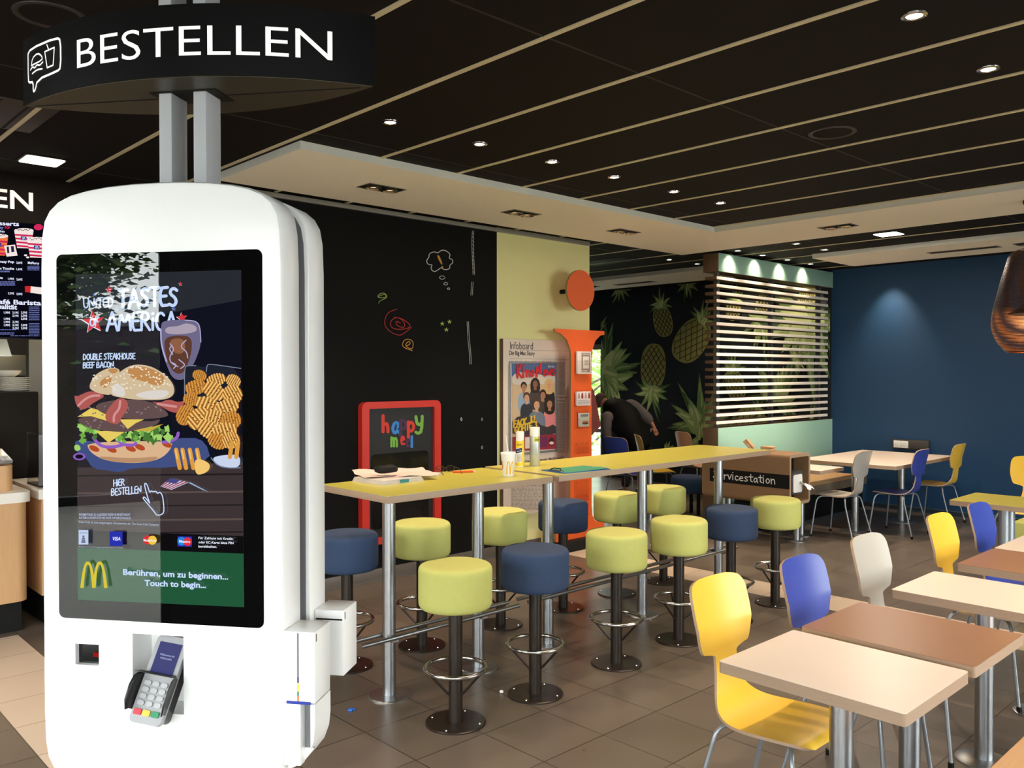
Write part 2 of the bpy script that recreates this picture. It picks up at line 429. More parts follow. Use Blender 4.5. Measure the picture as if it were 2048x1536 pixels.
M_ceil = pm('dark_brown_ceiling_panel', (20, 15, 13), 0.8, var=.08, scale=3, spec=.2)
M_ceilgap = pm('ceiling_panel_joint', (38, 32, 28), 0.7)
M_tbar = pm('ceiling_rail', (214, 200, 164), 0.5, 0.0, var=.03)
M_soffit = pm('cream_plaster', (250, 243, 226), 0.8, var=.01)
M_soffside = pm('pale_grey_plaster', (214, 216, 208), 0.8, var=.01)
c = MB(); c.box(RX0, RY0, CZ, RX1, RY1, CZ+.1, M_ceil); ceil = struct(c.build('ceiling', smooth=0))
g_ = MB()
k = -8
while True:
    x = 2.463+.617*k; k += 1
    if x > RX1: break
    if x > RX0: g_.box(x-.0125, RY0, CZ-.006, x+.0125, RY1, CZ+.002, M_tbar)
yy = RY0
for j in range(8): g_.box(RX0, 0.55+1.85*(j-2), CZ-.0015, RX1, 0.562+1.85*(j-2), CZ+.001, M_ceilgap)
g_.build('ceiling_rails', ceil, smooth=0)
# lowered cream soffit: an angled band over the high tables
s_ = MB()
s_.prism([(2.51, 4.45), (6.80, 4.45), (6.80, RY0), (7.85, RY0), (7.85, 5.56), (2.51, 5.56)], SZ, CZ, M_soffit, mt_side=M_soffside)
struct(s_.build('trim_1', smooth=0))
s_ = MB(); s_.box(9.17, RY0, SZ, 10.22, 4.70, CZ, M_soffside)
for f in s_.bm.faces:
    if f.calc_center_median().z < SZ+.001: f.material_index = s_.mi(M_soffit)
struct(s_.build('trim_2', smooth=0))
s_ = MB(); s_.box(9.17, 5.75, SZ, 10.22, RY1, CZ, M_soffside)
for f in s_.bm.faces:
    if f.calc_center_median().z < SZ+.001: f.material_index = s_.mi(M_soffit)
struct(s_.build('trim_3', smooth=0))

# walls
M_blackwall = pm('black_chalkboard_paint', (13, 13, 12), 0.85, var=.15, scale=2, spec=.2)
M_lemon = pm('pale_lemon_paint', (224, 220, 156), 0.75, var=.015)
M_bluewall = pm('deep_blue_paint', (8, 56, 92), 0.62, var=.04, scale=1.5)
M_mural = pm('dark_teal_wallpaper', (12, 26, 34), 0.7, var=.06)
M_plinth = pm('dark_tile_plinth', (96, 90, 84), 0.4, var=.1)
M_outwall = pm('grey_plaster', (150, 146, 138), .8, var=.03); M_frontwall = pm('anthracite_plaster', (44, 44, 44), .8, var=.03)
w = MB()
w.box(2.9, WALLY, 0, 5.328, WALLY+.24, CZ, M_blackwall); w.box(5.328, WALLY, 0, 6.626, WALLY+.24, CZ, M_lemon)
wall_l = struct(w.build('wall_left', smooth=0))
b = MB(); b.box(2.9, WALLY-.012, 0, 5.9, WALLY, .105, M_plinth, .002); struct(b.build('baseboard_left'))
b = MB(); b.box(2.9, WALLY-.03, CZ-.045, 6.60, WALLY, CZ-.012, pm('grey_edge_rail', (150, 148, 138), .5, .2)); struct(b.build('trim_4'))
w = MB(); yp = 5.26
w.box(RX1, RY0, 0, RX1+.2, 5.26, CZ, M_bluewall); w.box(RX1, 5.26, 0, RX1+.2, 9.25, CZ, M_mural)
w.box(RX1, 9.25, 2.2, RX1+.2, RY1, CZ, M_mural); w.box(RX1, 10.12, 0, RX1+.2, RY1, 2.2, M_mural)
wall_r = struct(w.build('wall_right', smooth=0))
b = MB(); b.box(RX1-.014, RY0, 0, RX1, 5.2, .06, pm('slate_skirting', (40, 52, 60), .5), .002)
b.box(RX1-.016, RY0, .055, RX1, 5.2, .062, M_steel); struct(b.build('baseboard_right'))
w = MB(); w.box(RX0, RY1, 0, RX1, RY1+.2, CZ, pm('dark_tiled_wall', (58, 54, 48), .5, var=.1)); struct(w.build('wall_back', smooth=0))
# glazed street front behind the camera; unseen side wall with windows added for daylight
M_frame = pm('dark_window_frame', (46, 46, 46), .45, .3)
M_frameL = pm('grey_window_frame', (150, 152, 150), .45, .3)
M_pane = glassy('window_glass', (245, 250, 248))
def glazed(axis, pos, lo, hi, wins, name, wn, thick):
    w = MB()
    def bx(a, b, z0, z1):
        if b-a < .001: return
        if axis == 'x': w.box(min(pos, pos+thick), a, z0, max(pos, pos+thick), b, z1, M_frontwall)
        else: w.box(a, min(pos, pos+thick), z0, b, max(pos, pos+thick), z1, M_outwall)
    e = lo
    for a, b in wins:
        bx(e, a, 0, CZ); bx(a, b, 0, WZ0); bx(a, b, WZ1, CZ); e = b
    bx(e, hi, 0, CZ)
    struct(w.build(name, smooth=0))
    for i, (a, b) in enumerate(wins):
        f = MB(); p0, p1 = pos+thick*.3, pos+thick*.6
        def fb(a, b, z0, z1, mt=M_frame):
            q0, q1 = min(p0, p1), max(p0, p1)
            if axis == 'x': f.box(q0, a, z0, q1, b, z1, mt)
            else: f.box(a, q0, z0, b, q1, z1, mt)
        fb(a, b, WZ0, WZ0+.06); fb(a, b, WZ1-.06, WZ1); fb(a, a+.06, WZ0+.06, WZ1-.06); fb(b-.06, b, WZ0+.06, WZ1-.06)
        fb(a+.06, b-.06, .98, 1.03)
        win = struct(f.build('window_%d' % (wn+i), smooth=0))
        g = MB(); q = (p0+p1)/2
        for z0, z1 in ((WZ0+.06, .98), (1.03, WZ1-.06)):
            pts = [(q, a+.06, z0), (q, b-.06, z0), (q, b-.06, z1), (q, a+.06, z1)]
            g.face(pts if axis == 'x' else [(y, x, z) for x, y, z in pts], M_pane)
        g.build('glass_pane', win, smooth=0)
glazed('x', RX0, RY0, RY1, WIN_X, 'wall_front', 1, -.2)
glazed('y', RY0, RX0, RX1, WIN_Y, 'wall_side', 5, -.2)
# narrow floor-length window at the far end of the mural wall
f = MB(); y0, y1 = 9.25, 10.12
for a in (y0, y1-.05): f.box(RX1+.03, a, 0, RX1+.1, a+.05, 2.2, M_frameL)
for z in (0, .72, 2.11): f.box(RX1+.03, y0+.05, z, RX1+.1, y1-.05, z+(.09 if z > 2 else .06), M_frameL)
win = struct(f.build('window_9', smooth=0))
g = MB(); g.face([(RX1+.06, y0+.05, .06), (RX1+.06, y1-.05, .06), (RX1+.06, y1-.05, 2.11), (RX1+.06, y0+.05, 2.11)], M_pane); g.build('glass_pane', win, smooth=0)
# outdoors
gr = MB(); M_pave = pm('pale_paving', (136, 134, 128), .8, var=.1, scale=1)
for x0, y0, x1, y1 in ((-40, -40, RX0-.2, 40), (RX0-.2, -40, 40, RY0-.2), (RX1+.2, RY0-.2, 40, 40), (RX0-.2, RY1+.2, RX1+.2, 40)):
    gr.face([(x0, y0, -.03), (x1, y0, -.03), (x1, y1, -.03), (x0, y1, -.03)], M_pave)
go = struct(gr.build('floor_outside', smooth=0))
ow = MB(); ow.box(-10.2, -12, -.03, -9.9, 14, 2.35, pm('dark_brick', (58, 48, 42), .9, var=.2, scale=6)); ow.box(-10.25, -12, 2.35, -9.85, 14, 2.42, M_plinth); struct(ow.build('wall_outside', smooth=0))
M_leaf = pm('tree_leaf', (74, 96, 44), .6, var=.3, scale=3); M_bark = pm('bark', (70, 58, 46), .9, var=.2)
M_leaf2 = pm('bright_shrub_leaf', (120, 160, 70), .6, var=.35, scale=2)
def tree(x, y, h, r, label, n=1500, mt=None, leaf=.16, low=.35, name='tree', cat='tree'):
    t = thing(name, label, cat, (x, y, -.03)); rnd = random.Random(int(x*100+y*7))
    tr = MB(); tr.tube([(0, 0, 0), (.05, .03, h*.3), (-.04, .05, h*.6), (0, 0, h*.9)], [.09*h/4, .07*h/4, .05*h/4, .02], M_bark, 8)
    for i in range(7):
        a = i*.9; z = h*(low+.08*i); tr.tube([(0, 0, z), (cos(a)*r*.4, sin(a)*r*.4, z+.2), (cos(a)*r*.75, sin(a)*r*.75, z+.45)], [.03, .02, .008], M_bark, 6)
    tr.build('trunk', t)
    lf = MB(); mt = mt or M_leaf
    cl = [(rnd.uniform(-r, r)*.7, rnd.uniform(-r, r)*.7, h*rnd.uniform(low, .95)) for _ in range(22)]
    for i in range(n):
        c0 = cl[i % len(cl)]; d = Vector((rnd.gauss(0, 1), rnd.gauss(0, 1), rnd.gauss(0, .8)))*r*.24
        p = Vector(c0)+d; q = Matrix.Rotation(rnd.uniform(0, 6.3), 3, 'Z') @ Matrix.Rotation(rnd.uniform(-1.2, 1.2), 3, 'X')
        s = leaf*rnd.uniform(.6, 1.3)
        lf.face([p+q @ Vector(v)*s for v in ((-.5, 0, 0), (0, .28, .06), (.5, 0, 0), (0, -.28, .06))], mt)
    lf.build('foliage', t, smooth=0)
tree(-11.8, 2.6, 5.2, 1.9, 'broad dark green tree outside the glazed front, reflected left in the kiosk screen', 14000, None, .17, .25)
tree(-11.8, -2.2, 5.2, 1.7, 'second green tree outside the glazed front, reflected right of the first in the screen', 6000, None, .17, .25)
tree(12.9, 11.4, 2.6, 1.0, 'bright green shrub seen through the narrow window beside the pineapple wall', 1800, M_leaf2, .14, .1, 'garden_shrub', 'shrub')
tree(15.4, 13.9, 3.2, 1.2, 'taller bright green shrub behind the first one outside the narrow far window', 1800, M_leaf2, .15, .12, 'garden_shrub', 'shrub')

# pineapple wallpaper printed on the far wall
def mural_map(u, v, e):
    p = on_x(u, v, RX1); p.y = min(max(p.y, 5.262), 9.245); p.z = min(p.z, CZ-.004); p.x = RX1-.001-e
    return p
mural = Art(mural_map, .0004)
G = [pm('print_leaf_%d' % i, c, .7) for i, c in enumerate(((60, 84, 52), (104, 132, 78), (150, 174, 108), (190, 206, 146)))]
M_pbody = pm('print_fruit', (140, 138, 78), .7); M_pline = pm('print_fruit_line', (40, 38, 22), .7)
rp = random.Random(5)
def leaf2(x, y, a, L, wd, mt, bend=.15):
    n = 6; Lp = []; Rp = []
    for i in range(n+1):
        t = i/n; aa = a+bend*t; px = x+cos(aa)*L*t*.66; py = y+sin(aa)*L*t; ww = wd*sin(pi*min(1, .22+t*.78))**.9*(1-t*.25) if i < n else 0
        Lp.append((px-sin(aa)*ww/2*.66, py+cos(aa)*ww/2)); Rp.append((px+sin(aa)*ww/2*.66, py-cos(aa)*ww/2))
    mural.poly(Lp+Rp[::-1][1:], mt); mural.n -= .85
    k = min(3, G.index(mt)+1); mid = [((a[0]*.75+b[0]*.25), (a[1]*.75+b[1]*.25)) for a, b in zip(Lp, Rp)]; mi2 = [((a[0]*.45+b[0]*.55), (a[1]*.45+b[1]*.55)) for a, b in zip(Lp, Rp)]
    mural.poly(mid[:-1]+mi2[::-1][1:], G[k]); mural.n -= .85
def crown(x, y, a, L, n=16, spread=1.5):
    for k in range(n):
        t = (k*7 % n)/(n-1)*2-1; ring = k/n
        leaf2(x, y, a+t*spread, L*(1.0-.62*ring)*(1-.25*abs(t)), L*.2*(.7+.5*ring), G[min(3, int(ring*2.2+rp.random()*1.6))], rp.uniform(-.25, .25)+t*.3)
    mural.n += 1
def fruit(x, y, w_, h_, tilt=0.0):
    c, s = cos(tilt), sin(tilt)
    def R(a, b): return (x+(a*c-b*s), y+(a*s+b*c))
    out = [R(w_/2*(abs(cos(t))**.8)*(1 if cos(t) > 0 else -1), h_/2*(abs(sin(t))**.9)*(1 if sin(t) > 0 else -1)) for t in [2*pi*i/28 for i in range(28)]]
    mural.poly(out, M_pbody)
    mural.n += 1
    for sg in (1, -1):
        for k in range(-6, 7):
            seg = []
            for i in range(25):
                t = i/24*2-1; a = k*w_*.2+sg*t*h_*.3; b = t*h_/2
                if (2*a/w_)**2+(2*b/h_)**2 < .94: seg.append(R(a, b))
            if len(seg) > 1: mural.stroke([seg[0], seg[-1]], 1.5, M_pline, up=False, caps=False)
def pineapple(x, y, w_, h_, ang, L, n=16):
    """ang: direction in which the crown points (radians, 0 right, -pi/2 up)"""
    tl = ang+pi/2
    fruit(x, y, w_, h_, tl)
    crown(x+cos(ang)*h_*.46*.8, y+sin(ang)*h_*.46, ang, L, n)
pineapple(1326, 643, 38, 62, -1.75, 50); pineapple(1383, 681, 64, 96, -1.0, 58); pineapple(1307, 733, 50, 92, 1.62, 78)
pineapple(1196, 800, 40, 80, -1.2, 150, 20); crown(1212, 742, -.75, 118, 22, 2.0)
crown(1400, 862, -1.45, 135, 24, 1.5); crown(1398, 880, -1.5, 80, 14, 1.9)
crown(1242, 570, 1.6, 52, 12, 1.0); crown(1376, 556, 1.55, 60, 12, 1.0); crown(1188, 680, -1.0, 70, 14, 1.4)
crown(1335, 905, -1.4, 40, 8, 1.2); crown(1268, 930, -1.3, 30, 8, 1.2)
pineapple(1530, 612, 34, 52, 1.7, 90, 18); pineapple(1618, 600, 40, 56, 1.75, 210, 18); pineapple(1474, 772, 38, 62, -1.8, 60)
pineapple(1500, 850, 70, 76, -.9, 40); crown(1556, 800, -1.2, 120, 22, 1.8); crown(1625, 850, -1.5, 60, 14, 1.6)
pineapple(1470, 620, 30, 44, -1.4, 44); crown(1590, 720, -.6, 60, 12, 1.2)
mural.build('pineapple_print', wall_r)
# ================================================================== FURNITURE
def rrect(x0, y0, x1, y1, r, n=6):
    out = []
    for cx, cy, a in ((x1-r, y1-r, 0), (x0+r, y1-r, pi/2), (x0+r, y0+r, pi), (x1-r, y0+r, 1.5*pi)):
        out += [(cx+r*cos(a+pi/2*i/n), cy+r*sin(a+pi/2*i/n)) for i in range(n+1)]
    return out
def disc_base(r, h, mt):
    return MB().lathe([(0, 0), (r, 0), (r, h*.55), (r-.004, h), (0, h)], mt, 40)
def bolts(t, r, h, n, a0, mt):
    for i in range(n):
        a = a0+2*pi*i/n
        MB().lathe([(.007, h), (.006, h+.004), (0, h+.005)], mt, 10, c=(r*cos(a), r*sin(a), 0)).build('bolt', t)

# ---- round upholstered bar stools, screwed to the floor
def seat_mesh(mt):
    p = [(0, .572), (.155, .572), (.172, .577), (.1805, .592)]+[(.1815, .62), (.1815, .74)]+[(.1815-.028*(1-cos(a)), .757+.028*sin(a)) for a in [pi/2*i/5 for i in range(6)]]+[(.10, .787), (0, .789)]
    b = MB().lathe(p, mt, 48)
    b.tube([(.1818, 0, .58), (.1818, 0, .765)], .0012, mt, 6)
    return b
def make_stool(mt):
    t = thing('bar_stool', '', 'stool')
    seat_mesh(mt).build('seat', t, 50)
    MB().cyl((0, 0, .008), (0, 0, .575), .0345, M_bronze, seg=28).build('pole', t)
    disc_base(.15, .010, M_bronze).build('base_plate', t)
    rg = MB(); rg.tube([(.150*cos(a), .150*sin(a), .272) for a in [2*pi*i/48 for i in range(48)]], .011, M_chrome, 12, closed=True); rg.build('foot_ring', t, 60)
    for i in range(3):
        a = -pi/2+.35+i*2*pi/3
        MB().tube([(.034*cos(a), .034*sin(a), .145), (.05*cos(a), .05*sin(a), .16), (.140*cos(a), .140*sin(a), .262)], .0065, M_bronze, 8).build('brace', t)
    bolts(t, .125, .010, 4, .5, M_chrome)
    return t
LM, NV = 'lime', 'navy'
front = [(2.648, 3.207, LM, 'lime green round bar stool at the front, nearest the white kiosk'),
 (3.195, 3.200, NV, 'navy blue round bar stool at the front, second from the kiosk'),
 (3.878, 3.205, LM, 'lime green round bar stool at the front, right of the navy one nearest the kiosk'),
 (4.508, 3.210, LM, 'lime green round bar stool at the front, directly behind the nearest yellow chair back'),
 (5.150, 3.230, NV, 'navy blue round bar stool in the front row, next to the last lime stool'),
 (5.760, 3.235, LM, 'lime green round bar stool at the far end of the front row')]
back = [(2.70, 4.265, NV, 'navy blue round bar stool behind the high table, partly hidden by the kiosk'),
 (3.245, 4.262, LM, 'lime green round bar stool behind the high table, in front of the red framed board'),
 (3.905, 4.245, LM, 'lime green round bar stool behind the table gap, left of the info board'),
 (4.516, 4.235, NV, 'navy blue round bar stool in the back row, in front of the orange info stand'),
 (5.118, 4.226, LM, 'lime green round bar stool in the back row, just right of the orange stand'),
 (5.690, 4.205, LM, 'lime green round bar stool in the back row, farthest from the kiosk')]
proto = make_stool(M_lime); navy_seat = None
first = True
for x, y, cx, lb in front+back:
    if first: proto.location = (x, y, 0); proto['label'] = lb; proto['group'] = 'bar stools at the high tables'; first = False; continue
    sw = None
    if cx == NV:
        if navy_seat is None:
            tmp = seat_mesh(M_navy).build('seat', None, 50); navy_seat = tmp.data; bpy.data.objects.remove(tmp)
        sw = {'seat': navy_seat}
    dup(proto, (x, y, 0), random.uniform(-.3, .3), lb, 'bar stools at the high tables', sw)

# ---- two long high tables with foot rails
def high_table(x0, x1, y0, y1, legs, label):
    xc, yc = (x0+x1)/2, (y0+y1)/2
    t = thing('high_table', label, 'high table', (xc, yc, 0), 0, 'lime high tables')
    hx, hy = (x1-x0)/2, (y1-y0)/2
    top = MB(); top.box(-hx, -hy, 1.083, hx, hy, 1.1185, M_ply, .0015); top.build('tabletop', t)
    lam = MB(); lam.box(-hx+.0015, -hy+.0015, 1.1185, hx-.0015, hy-.0015, 1.1203, M_limetop); lam.build('laminate', t)['label'] = 'lime laminate surface'
    for lx in legs:
        lg = MB().cyl((lx-xc, 0, .006), (lx-xc, 0, 1.083), .035, M_steel, seg=32).build('leg', t)
        d = MB().lathe([(0, 0), (.115, 0), (.115, .004), (.108, .010), (.04, .012), (0, .012)], M_steel, 40, c=(lx-xc, 0, 0)); d.build('base_plate', lg)
    for sg in (-1, 1):
        MB().tube([(-hx+.02, sg*.048, .32), (hx-.02, sg*.048, .32)], .0125, M_steel, 12).build('foot_rail', t)
    for lx in legs:
        MB().box(lx-xc-.02, -.06, .300, lx-xc+.02, .06, .310, M_steel).build('rail_bracket', t)
    return t
high_table(2.388, 3.545, 3.405, 4.03, (2.612, 3.24), 'lime topped high table nearest the kiosk, with papers and a paper cup on it')
high_table(3.598, 5.985, 3.405, 4.06, (3.842, 4.80, 5.768), 'longer lime topped high table with spray cans and a green clipboard on it')

# ---- low tables on one column
def low_table(x0, x1, y0, y1, mt, label, cat='table', z=.75, col_r=.038, group='low tables', cols=None, mcol=None, base=.17):
    xc, yc = (x0+x1)/2, (y0+y1)/2; hx, hy = (x1-x0)/2, (y1-y0)/2
    t = thing('low_table', label, cat, (xc, yc, 0), 0, group)
    MB().prism(rrect(-hx, -hy, hx, hy, .012, 3), z-.038, z-.0015, M_ply).build('tabletop', t)
    MB().prism(rrect(-hx+.001, -hy+.001, hx-.001, hy-.001, .011, 3), z-.0015, z, mt).build('laminate', t)
    for cx, cy in (cols or [(xc, yc)]):
        lg = MB().cyl((cx-xc, cy-yc, .006), (cx-xc, cy-yc, z-.038), col_r, mcol or M_steel, seg=32).build('column', t)
        MB().lathe([(0, 0), (base, 0), (base, .004), (base-.02, .010), (.045, .014), (0, .014)], M_steel, 40, c=(cx-xc, cy-yc, 0)).build('base_plate', lg)
    return t
low_table(2.455, 2.962, .972, 1.588, M_whitetop, 'cream topped low table nearest the camera, beside the nearest yellow chair', base=.115)
low_table(3.018, 3.525, .972, 1.588, M_browntop, 'brown topped low table directly behind the nearest cream one', base=.115)
low_table(3.832, 4.338, .972, 1.585, M_whitetop, 'cream topped low table second in the row, in front of the second yellow chair', base=.115)
low_table(4.588, 5.128, .965, 1.570, M_browntop, 'brown topped low table farther back at the right picture edge', base=.115)
low_table(5.150, 5.672, .965, 1.568, M_whitetop, 'small visible corner of a cream topped low table behind the farther brown one', base=.115)
low_table(6.845, 7.432, 1.75, 2.398, M_limetop, 'lime topped low table at the right edge, in front of the blue wall', group='low tables at the blue wall', base=.13,
          cols=[(6.99, 2.06), (7.11, 2.06)], mcol=M_silver)
low_table(8.885, 10.535, 3.63, 4.72, M_whitetop, 'large cream topped table in the corner by the blue wall', group='low tables at the blue wall', cols=[(8.98, 4.10), (10.0, 4.02)], base=.16)
low_table(8.235, 8.76, 4.12, 4.70, M_whitetop, 'small cream topped table between the service station and the upholstered bench', group='low tables at the blue wall', z=.715, cols=[(8.40, 4.42)], base=.13)
low_table(7.28, 7.88, 6.90, 7.50, M_whitetop, 'white topped low table left of the bending person', group='low tables at the pineapple wall', base=.15)
low_table(7.62, 8.16, 5.75, 6.30, M_whitetop, 'low table standing behind the far end of the long high table', group='low tables at the pineapple wall', base=.15)

# ---- bent plywood chairs
PROF = [(.215, .428), (.205, .440), (.18, .448), (.12, .450), (.05, .447), (-.02, .443), (-.08, .443), (-.125, .450), (-.158, .466), (-.181, .492), (-.196, .525), (-.205, .57), (-.211, .615), (-.2145, .638), (-.218, .652), (-.221, .665), (-.237, .73), (-.250, .78), (-.262, .83), (-.272, .87), (-.279, .895), (-.284, .911), (-.287, .920)]
WID = [.120, .160, .182, .198, .203, .200, .188, .166, .140, .112, .090, .077, .073, .078, .128, .160, .181, .187, .187, .184, .172, .150, .095]
def catmull(P, t):
    n = len(P); i = min(int(t), n-2); f = t-i
    p0, p1, p2, p3 = P[max(i-1, 0)], P[i], P[i+1], P[min(i+2, n-1)]
    return .5*((2*p1)+(-p0+p2)*f+(2*p0-5*p1+4*p2-p3)*f*f+(-p0+3*p1-3*p2+p3)*f**3)
def shell_mesh(mt):
    b = MB(); n = 78; rows = []
    for i in range(n+1):
        t = (len(PROF)-1)*i/n
        y = catmull([p[0] for p in PROF], t); z = catmull([p[1] for p in PROF], t); w = max(.05, catmull(WID, t))
        bk = max(0, min(1, (z-.60)/.15)); st = 1-max(0, min(1, (z-.46)/.05))
        row = []
        for j in range(13):
            s = j/6-1
            # backrest curves gently round the sitter, the seat dips along the middle
            row.append((s*w, y+bk*.028*(s*w/.18)**2, z-st*.010*(1-(s)**2)*max(0, 1-abs((y-.02)/.2))))
        rows.append(row)
    b.grid(rows, mt); b.mi(M_ply)
    o = b.build('shell', None, 0)
    me = o.data; me.polygons.foreach_set('use_smooth', [True]*len(me.polygons))
    md = o.modifiers.new('thickness', 'SOLIDIFY'); md.thickness = .011; md.offset = 0; md.use_rim = True; md.material_offset_rim = 1
    dg = bpy.context.evaluated_depsgraph_get(); dg.update()
    m2 = bpy.data.meshes.new_from_object(o.evaluated_get(dg)); m2.name = 'shell'
    bpy.data.objects.remove(o); m2.set_sharp_from_angle(angle=RD(50))
    return m2
SHELL = {}
def chair(x, y, rz, mt, label, group):
    t = thing('dining_chair', label, 'chair', (x, y, 0), rz, group)
    if mt.name not in SHELL: SHELL[mt.name] = shell_mesh(mt)
    o = bpy.data.objects.new('shell', SHELL[mt.name]); C.objects.link(o); o.parent = t
    if 'leg' not in SHELL:
        for i, (sx, sy) in enumerate(((1, 1), (-1, 1), (1, -1), (-1, -1))):
            ty = .17 if sy > 0 else -.14; fy = .215 if sy > 0 else -.235
            bn = [(sx*.04, sy*.05, .424), (sx*.13, ty*.78, .426)]
            for k in range(1, 6):
                a = pi/2*k/6; bn.append((sx*(.13+.058*sin(a)), ty*.78+(ty*.22)*sin(a), .426-.058*(1-cos(a))))
            bn += [(sx*.192, ty*1.02, .36), (sx*.222, fy, .016)]
            lo = MB().tube(bn, .0088, M_silver, 10).build('leg', None, 60)
            cp = MB().lathe([(0, 0), (.011, 0), (.0125, .004), (.0125, .026), (.009, .028)], M_black, 12, c=(sx*.2225, fy, 0)).build('foot_cap', None)
            SHELL['leg%d' % i] = lo.data; SHELL['cap%d' % i] = cp.data
            bpy.data.objects.remove(lo); bpy.data.objects.remove(cp)
        bp = MB().box(-.09, -.10, .424, .09, .10, .434, M_silver, .003).build('seat_bracket', None); SHELL['leg'] = bp.data; bpy.data.objects.remove(bp)
    o = bpy.data.objects.new('seat_bracket', SHELL['leg']); C.objects.link(o); o.parent = t
    for i in range(4):
        l = bpy.data.objects.new('leg', SHELL['leg%d' % i]); C.objects.link(l); l.parent = t
        c = bpy.data.objects.new('foot_cap', SHELL['cap%d' % i]); C.objects.link(c); c.parent = l
    return t
gN, gF, gP = 'plywood chairs at the row of low tables', 'plywood chairs by the blue wall', 'plywood chairs by the pineapple wall'
S = pi
chair(2.85, 1.600, S, M_yellow, 'bright yellow plywood chair nearest the camera, tucked under the front cream table', gN)
chair(3.42, 1.545, S, M_blue, 'royal blue plywood chair behind the nearest yellow one, at the brown table', gN)
chair(4.12, 1.565, S, M_grey, 'light grey plywood chair with rounded back, third in the row of low tables', gN)
chair(5.02, 1.555, S, M_yellow, 'mustard yellow plywood chair farther back in the row, behind the second cream table', gN)
chair(5.61, 1.540, S, M_blue, 'blue plywood chair farthest in the row, in front of the lime low table', gN)
chair(8.60, 4.085, 0, M_grey, 'light grey plywood chair seen from the side by the upholstered bench', gF)
chair(9.22, 3.745, 0, M_blue, 'blue plywood chair seen from the side at the large corner table', gF)
chair(10.22, 3.72, 0, M_yellow, 'yellow plywood chair beside the blue wall, right of the corner table', gF)
chair(8.86, 2.44, pi/2, M_yellow, 'yellow plywood chair cut by the right picture edge, against the blue wall', gF)
chair(8.45, 6.80, -pi/2, M_blue, 'dark blue plywood chair in front of the bending person', gP)
chair(8.95, 6.72, -pi*.72, M_yellow, 'yellow plywood chair seen edge-on beside the bending person', gP)
M_pinkwood = pm('pale_beech_laminate', (224, 178, 146), .4, var=.03)
chair(9.85, 6.70, -pi*.62, M_pinkwood, 'pale beech plywood chair in front of the pineapple wall, beside the slatted screen', gP)

# ---- wooden bench along the near right edge
t = thing('wooden_bench', 'light wooden bench seat at the bottom right corner of the picture', 'bench', (4.2, .70, 0))
M_beech = pm('light_beech', (200, 158, 112), .45, var=.1, scale=6, stretch=(1, 14, 1))
MB().box(-2.0, -.215, .415, 2.0, .215, .45, M_beech, .006, 3).build('seat', t)
for x in (-1.6, 0, 1.6): MB().box(x-.02, -.17, 0, x+.02, .17, .415, M_silver, .003).build('leg', t)

# ---- upholstered bench on a black plinth along the screen
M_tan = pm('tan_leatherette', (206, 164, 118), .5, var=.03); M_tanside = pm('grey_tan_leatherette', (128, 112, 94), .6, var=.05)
t = thing('upholstered_bench', 'tan upholstered bench on a black plinth along the slatted screen', 'bench', (9.35, 4.95, 0))
b = MB(); b.box(-1.08, -.34, .34, 1.08, .24, .45, M_tan, .018, 3)
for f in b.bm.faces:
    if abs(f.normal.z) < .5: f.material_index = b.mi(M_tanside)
b.build('seat_cushion', t)
MB().box(-1.04, -.30, 0, 1.04, .22, .34, M_black, .003).build('plinth', t)
MB().box(-1.04, -.306, 0, 1.04, -.30, .055, M_steel).build('kick_strip', t)

# ---- low upholstered pouffes
def pouf(x, y, r, h, mt, name, label):
    t = thing(name, label, 'stool', (x, y, 0), 0)
    MB().lathe([(0, h-.2), (r-.02, h-.2), (r, h-.18), (r, h-.03), (r-.03, h), (0, h+.004)], mt, 40).build('seat', t, 50)
    for i in range(4):
        a = .25+i*pi/2; MB().cyl((r*.72*cos(a), r*.72*sin(a), 0), (r*.72*cos(a), r*.72*sin(a), h-.2), .022, M_black, seg=14).build('leg', t)
pouf(8.62, 6.02, .20, .47, M_navy, 'low_stool', 'low navy upholstered stool on dark legs, behind the left end of the service station')
t = thing('upholstered_cube', 'lime green upholstered cube seat behind the lime low table at the right edge', 'seat', (8.35, 2.0, 0))
MB().box(-.28, -.30, .04, .28, .32, .45, M_lime, .02, 3).build('cushion', t); MB().box(-.25, -.27, 0, .25, .29, .04, M_black).build('base', t)

# ---- slatted screen
M_mint = pm('mint_paint', (152, 196, 178), .6, var=.01); M_wenge = pm('brown_oak_edge', (110, 84, 60), .55, var=.18, scale=10, stretch=(12, 12, 1))
M_cream = pm('cream_slat_paint', (252, 244, 228), .55, var=.01)
t = thing('slatted_screen', 'tall room divider with mint panels above and below twenty cream slats', 'screen', (8.09, 5.24, 0))
def board(z0, z1, nm):
    b = MB(); b.box(0, 0, z0, 2.705, .20, z1, M_wenge, .001)
    for f in b.bm.faces:
        if abs(f.normal.y) > .9: f.material_index = b.mi(M_mint)
    return b.build(nm, t)
board(0, 1.108, 'lower_panel'); board(2.842, 3.045, 'header_panel')
for i in range(20):
    z = 1.165+i*.0845
    s = MB(); s.box(-.012, .015, z-.017, 2.60, .165, z+.017, M_wenge, .001)
    for f in s.bm.faces:
        if f.normal.y < -.9: f.material_index = s.mi(M_cream)
    s.build('slat', t)
for x in (.07, 1.24, 2.44): MB().box(x, .06, 1.108, x+.045, .11, 2.842, M_steel).build('post', t)
MB().box(0.3, .05, 3.045, .36, .15, CZ, M_wenge).build('ceiling_fixing', t); MB().box(2.3, .05, 3.045, 2.36, .15, CZ, M_wenge).build('ceiling_fixing', t)

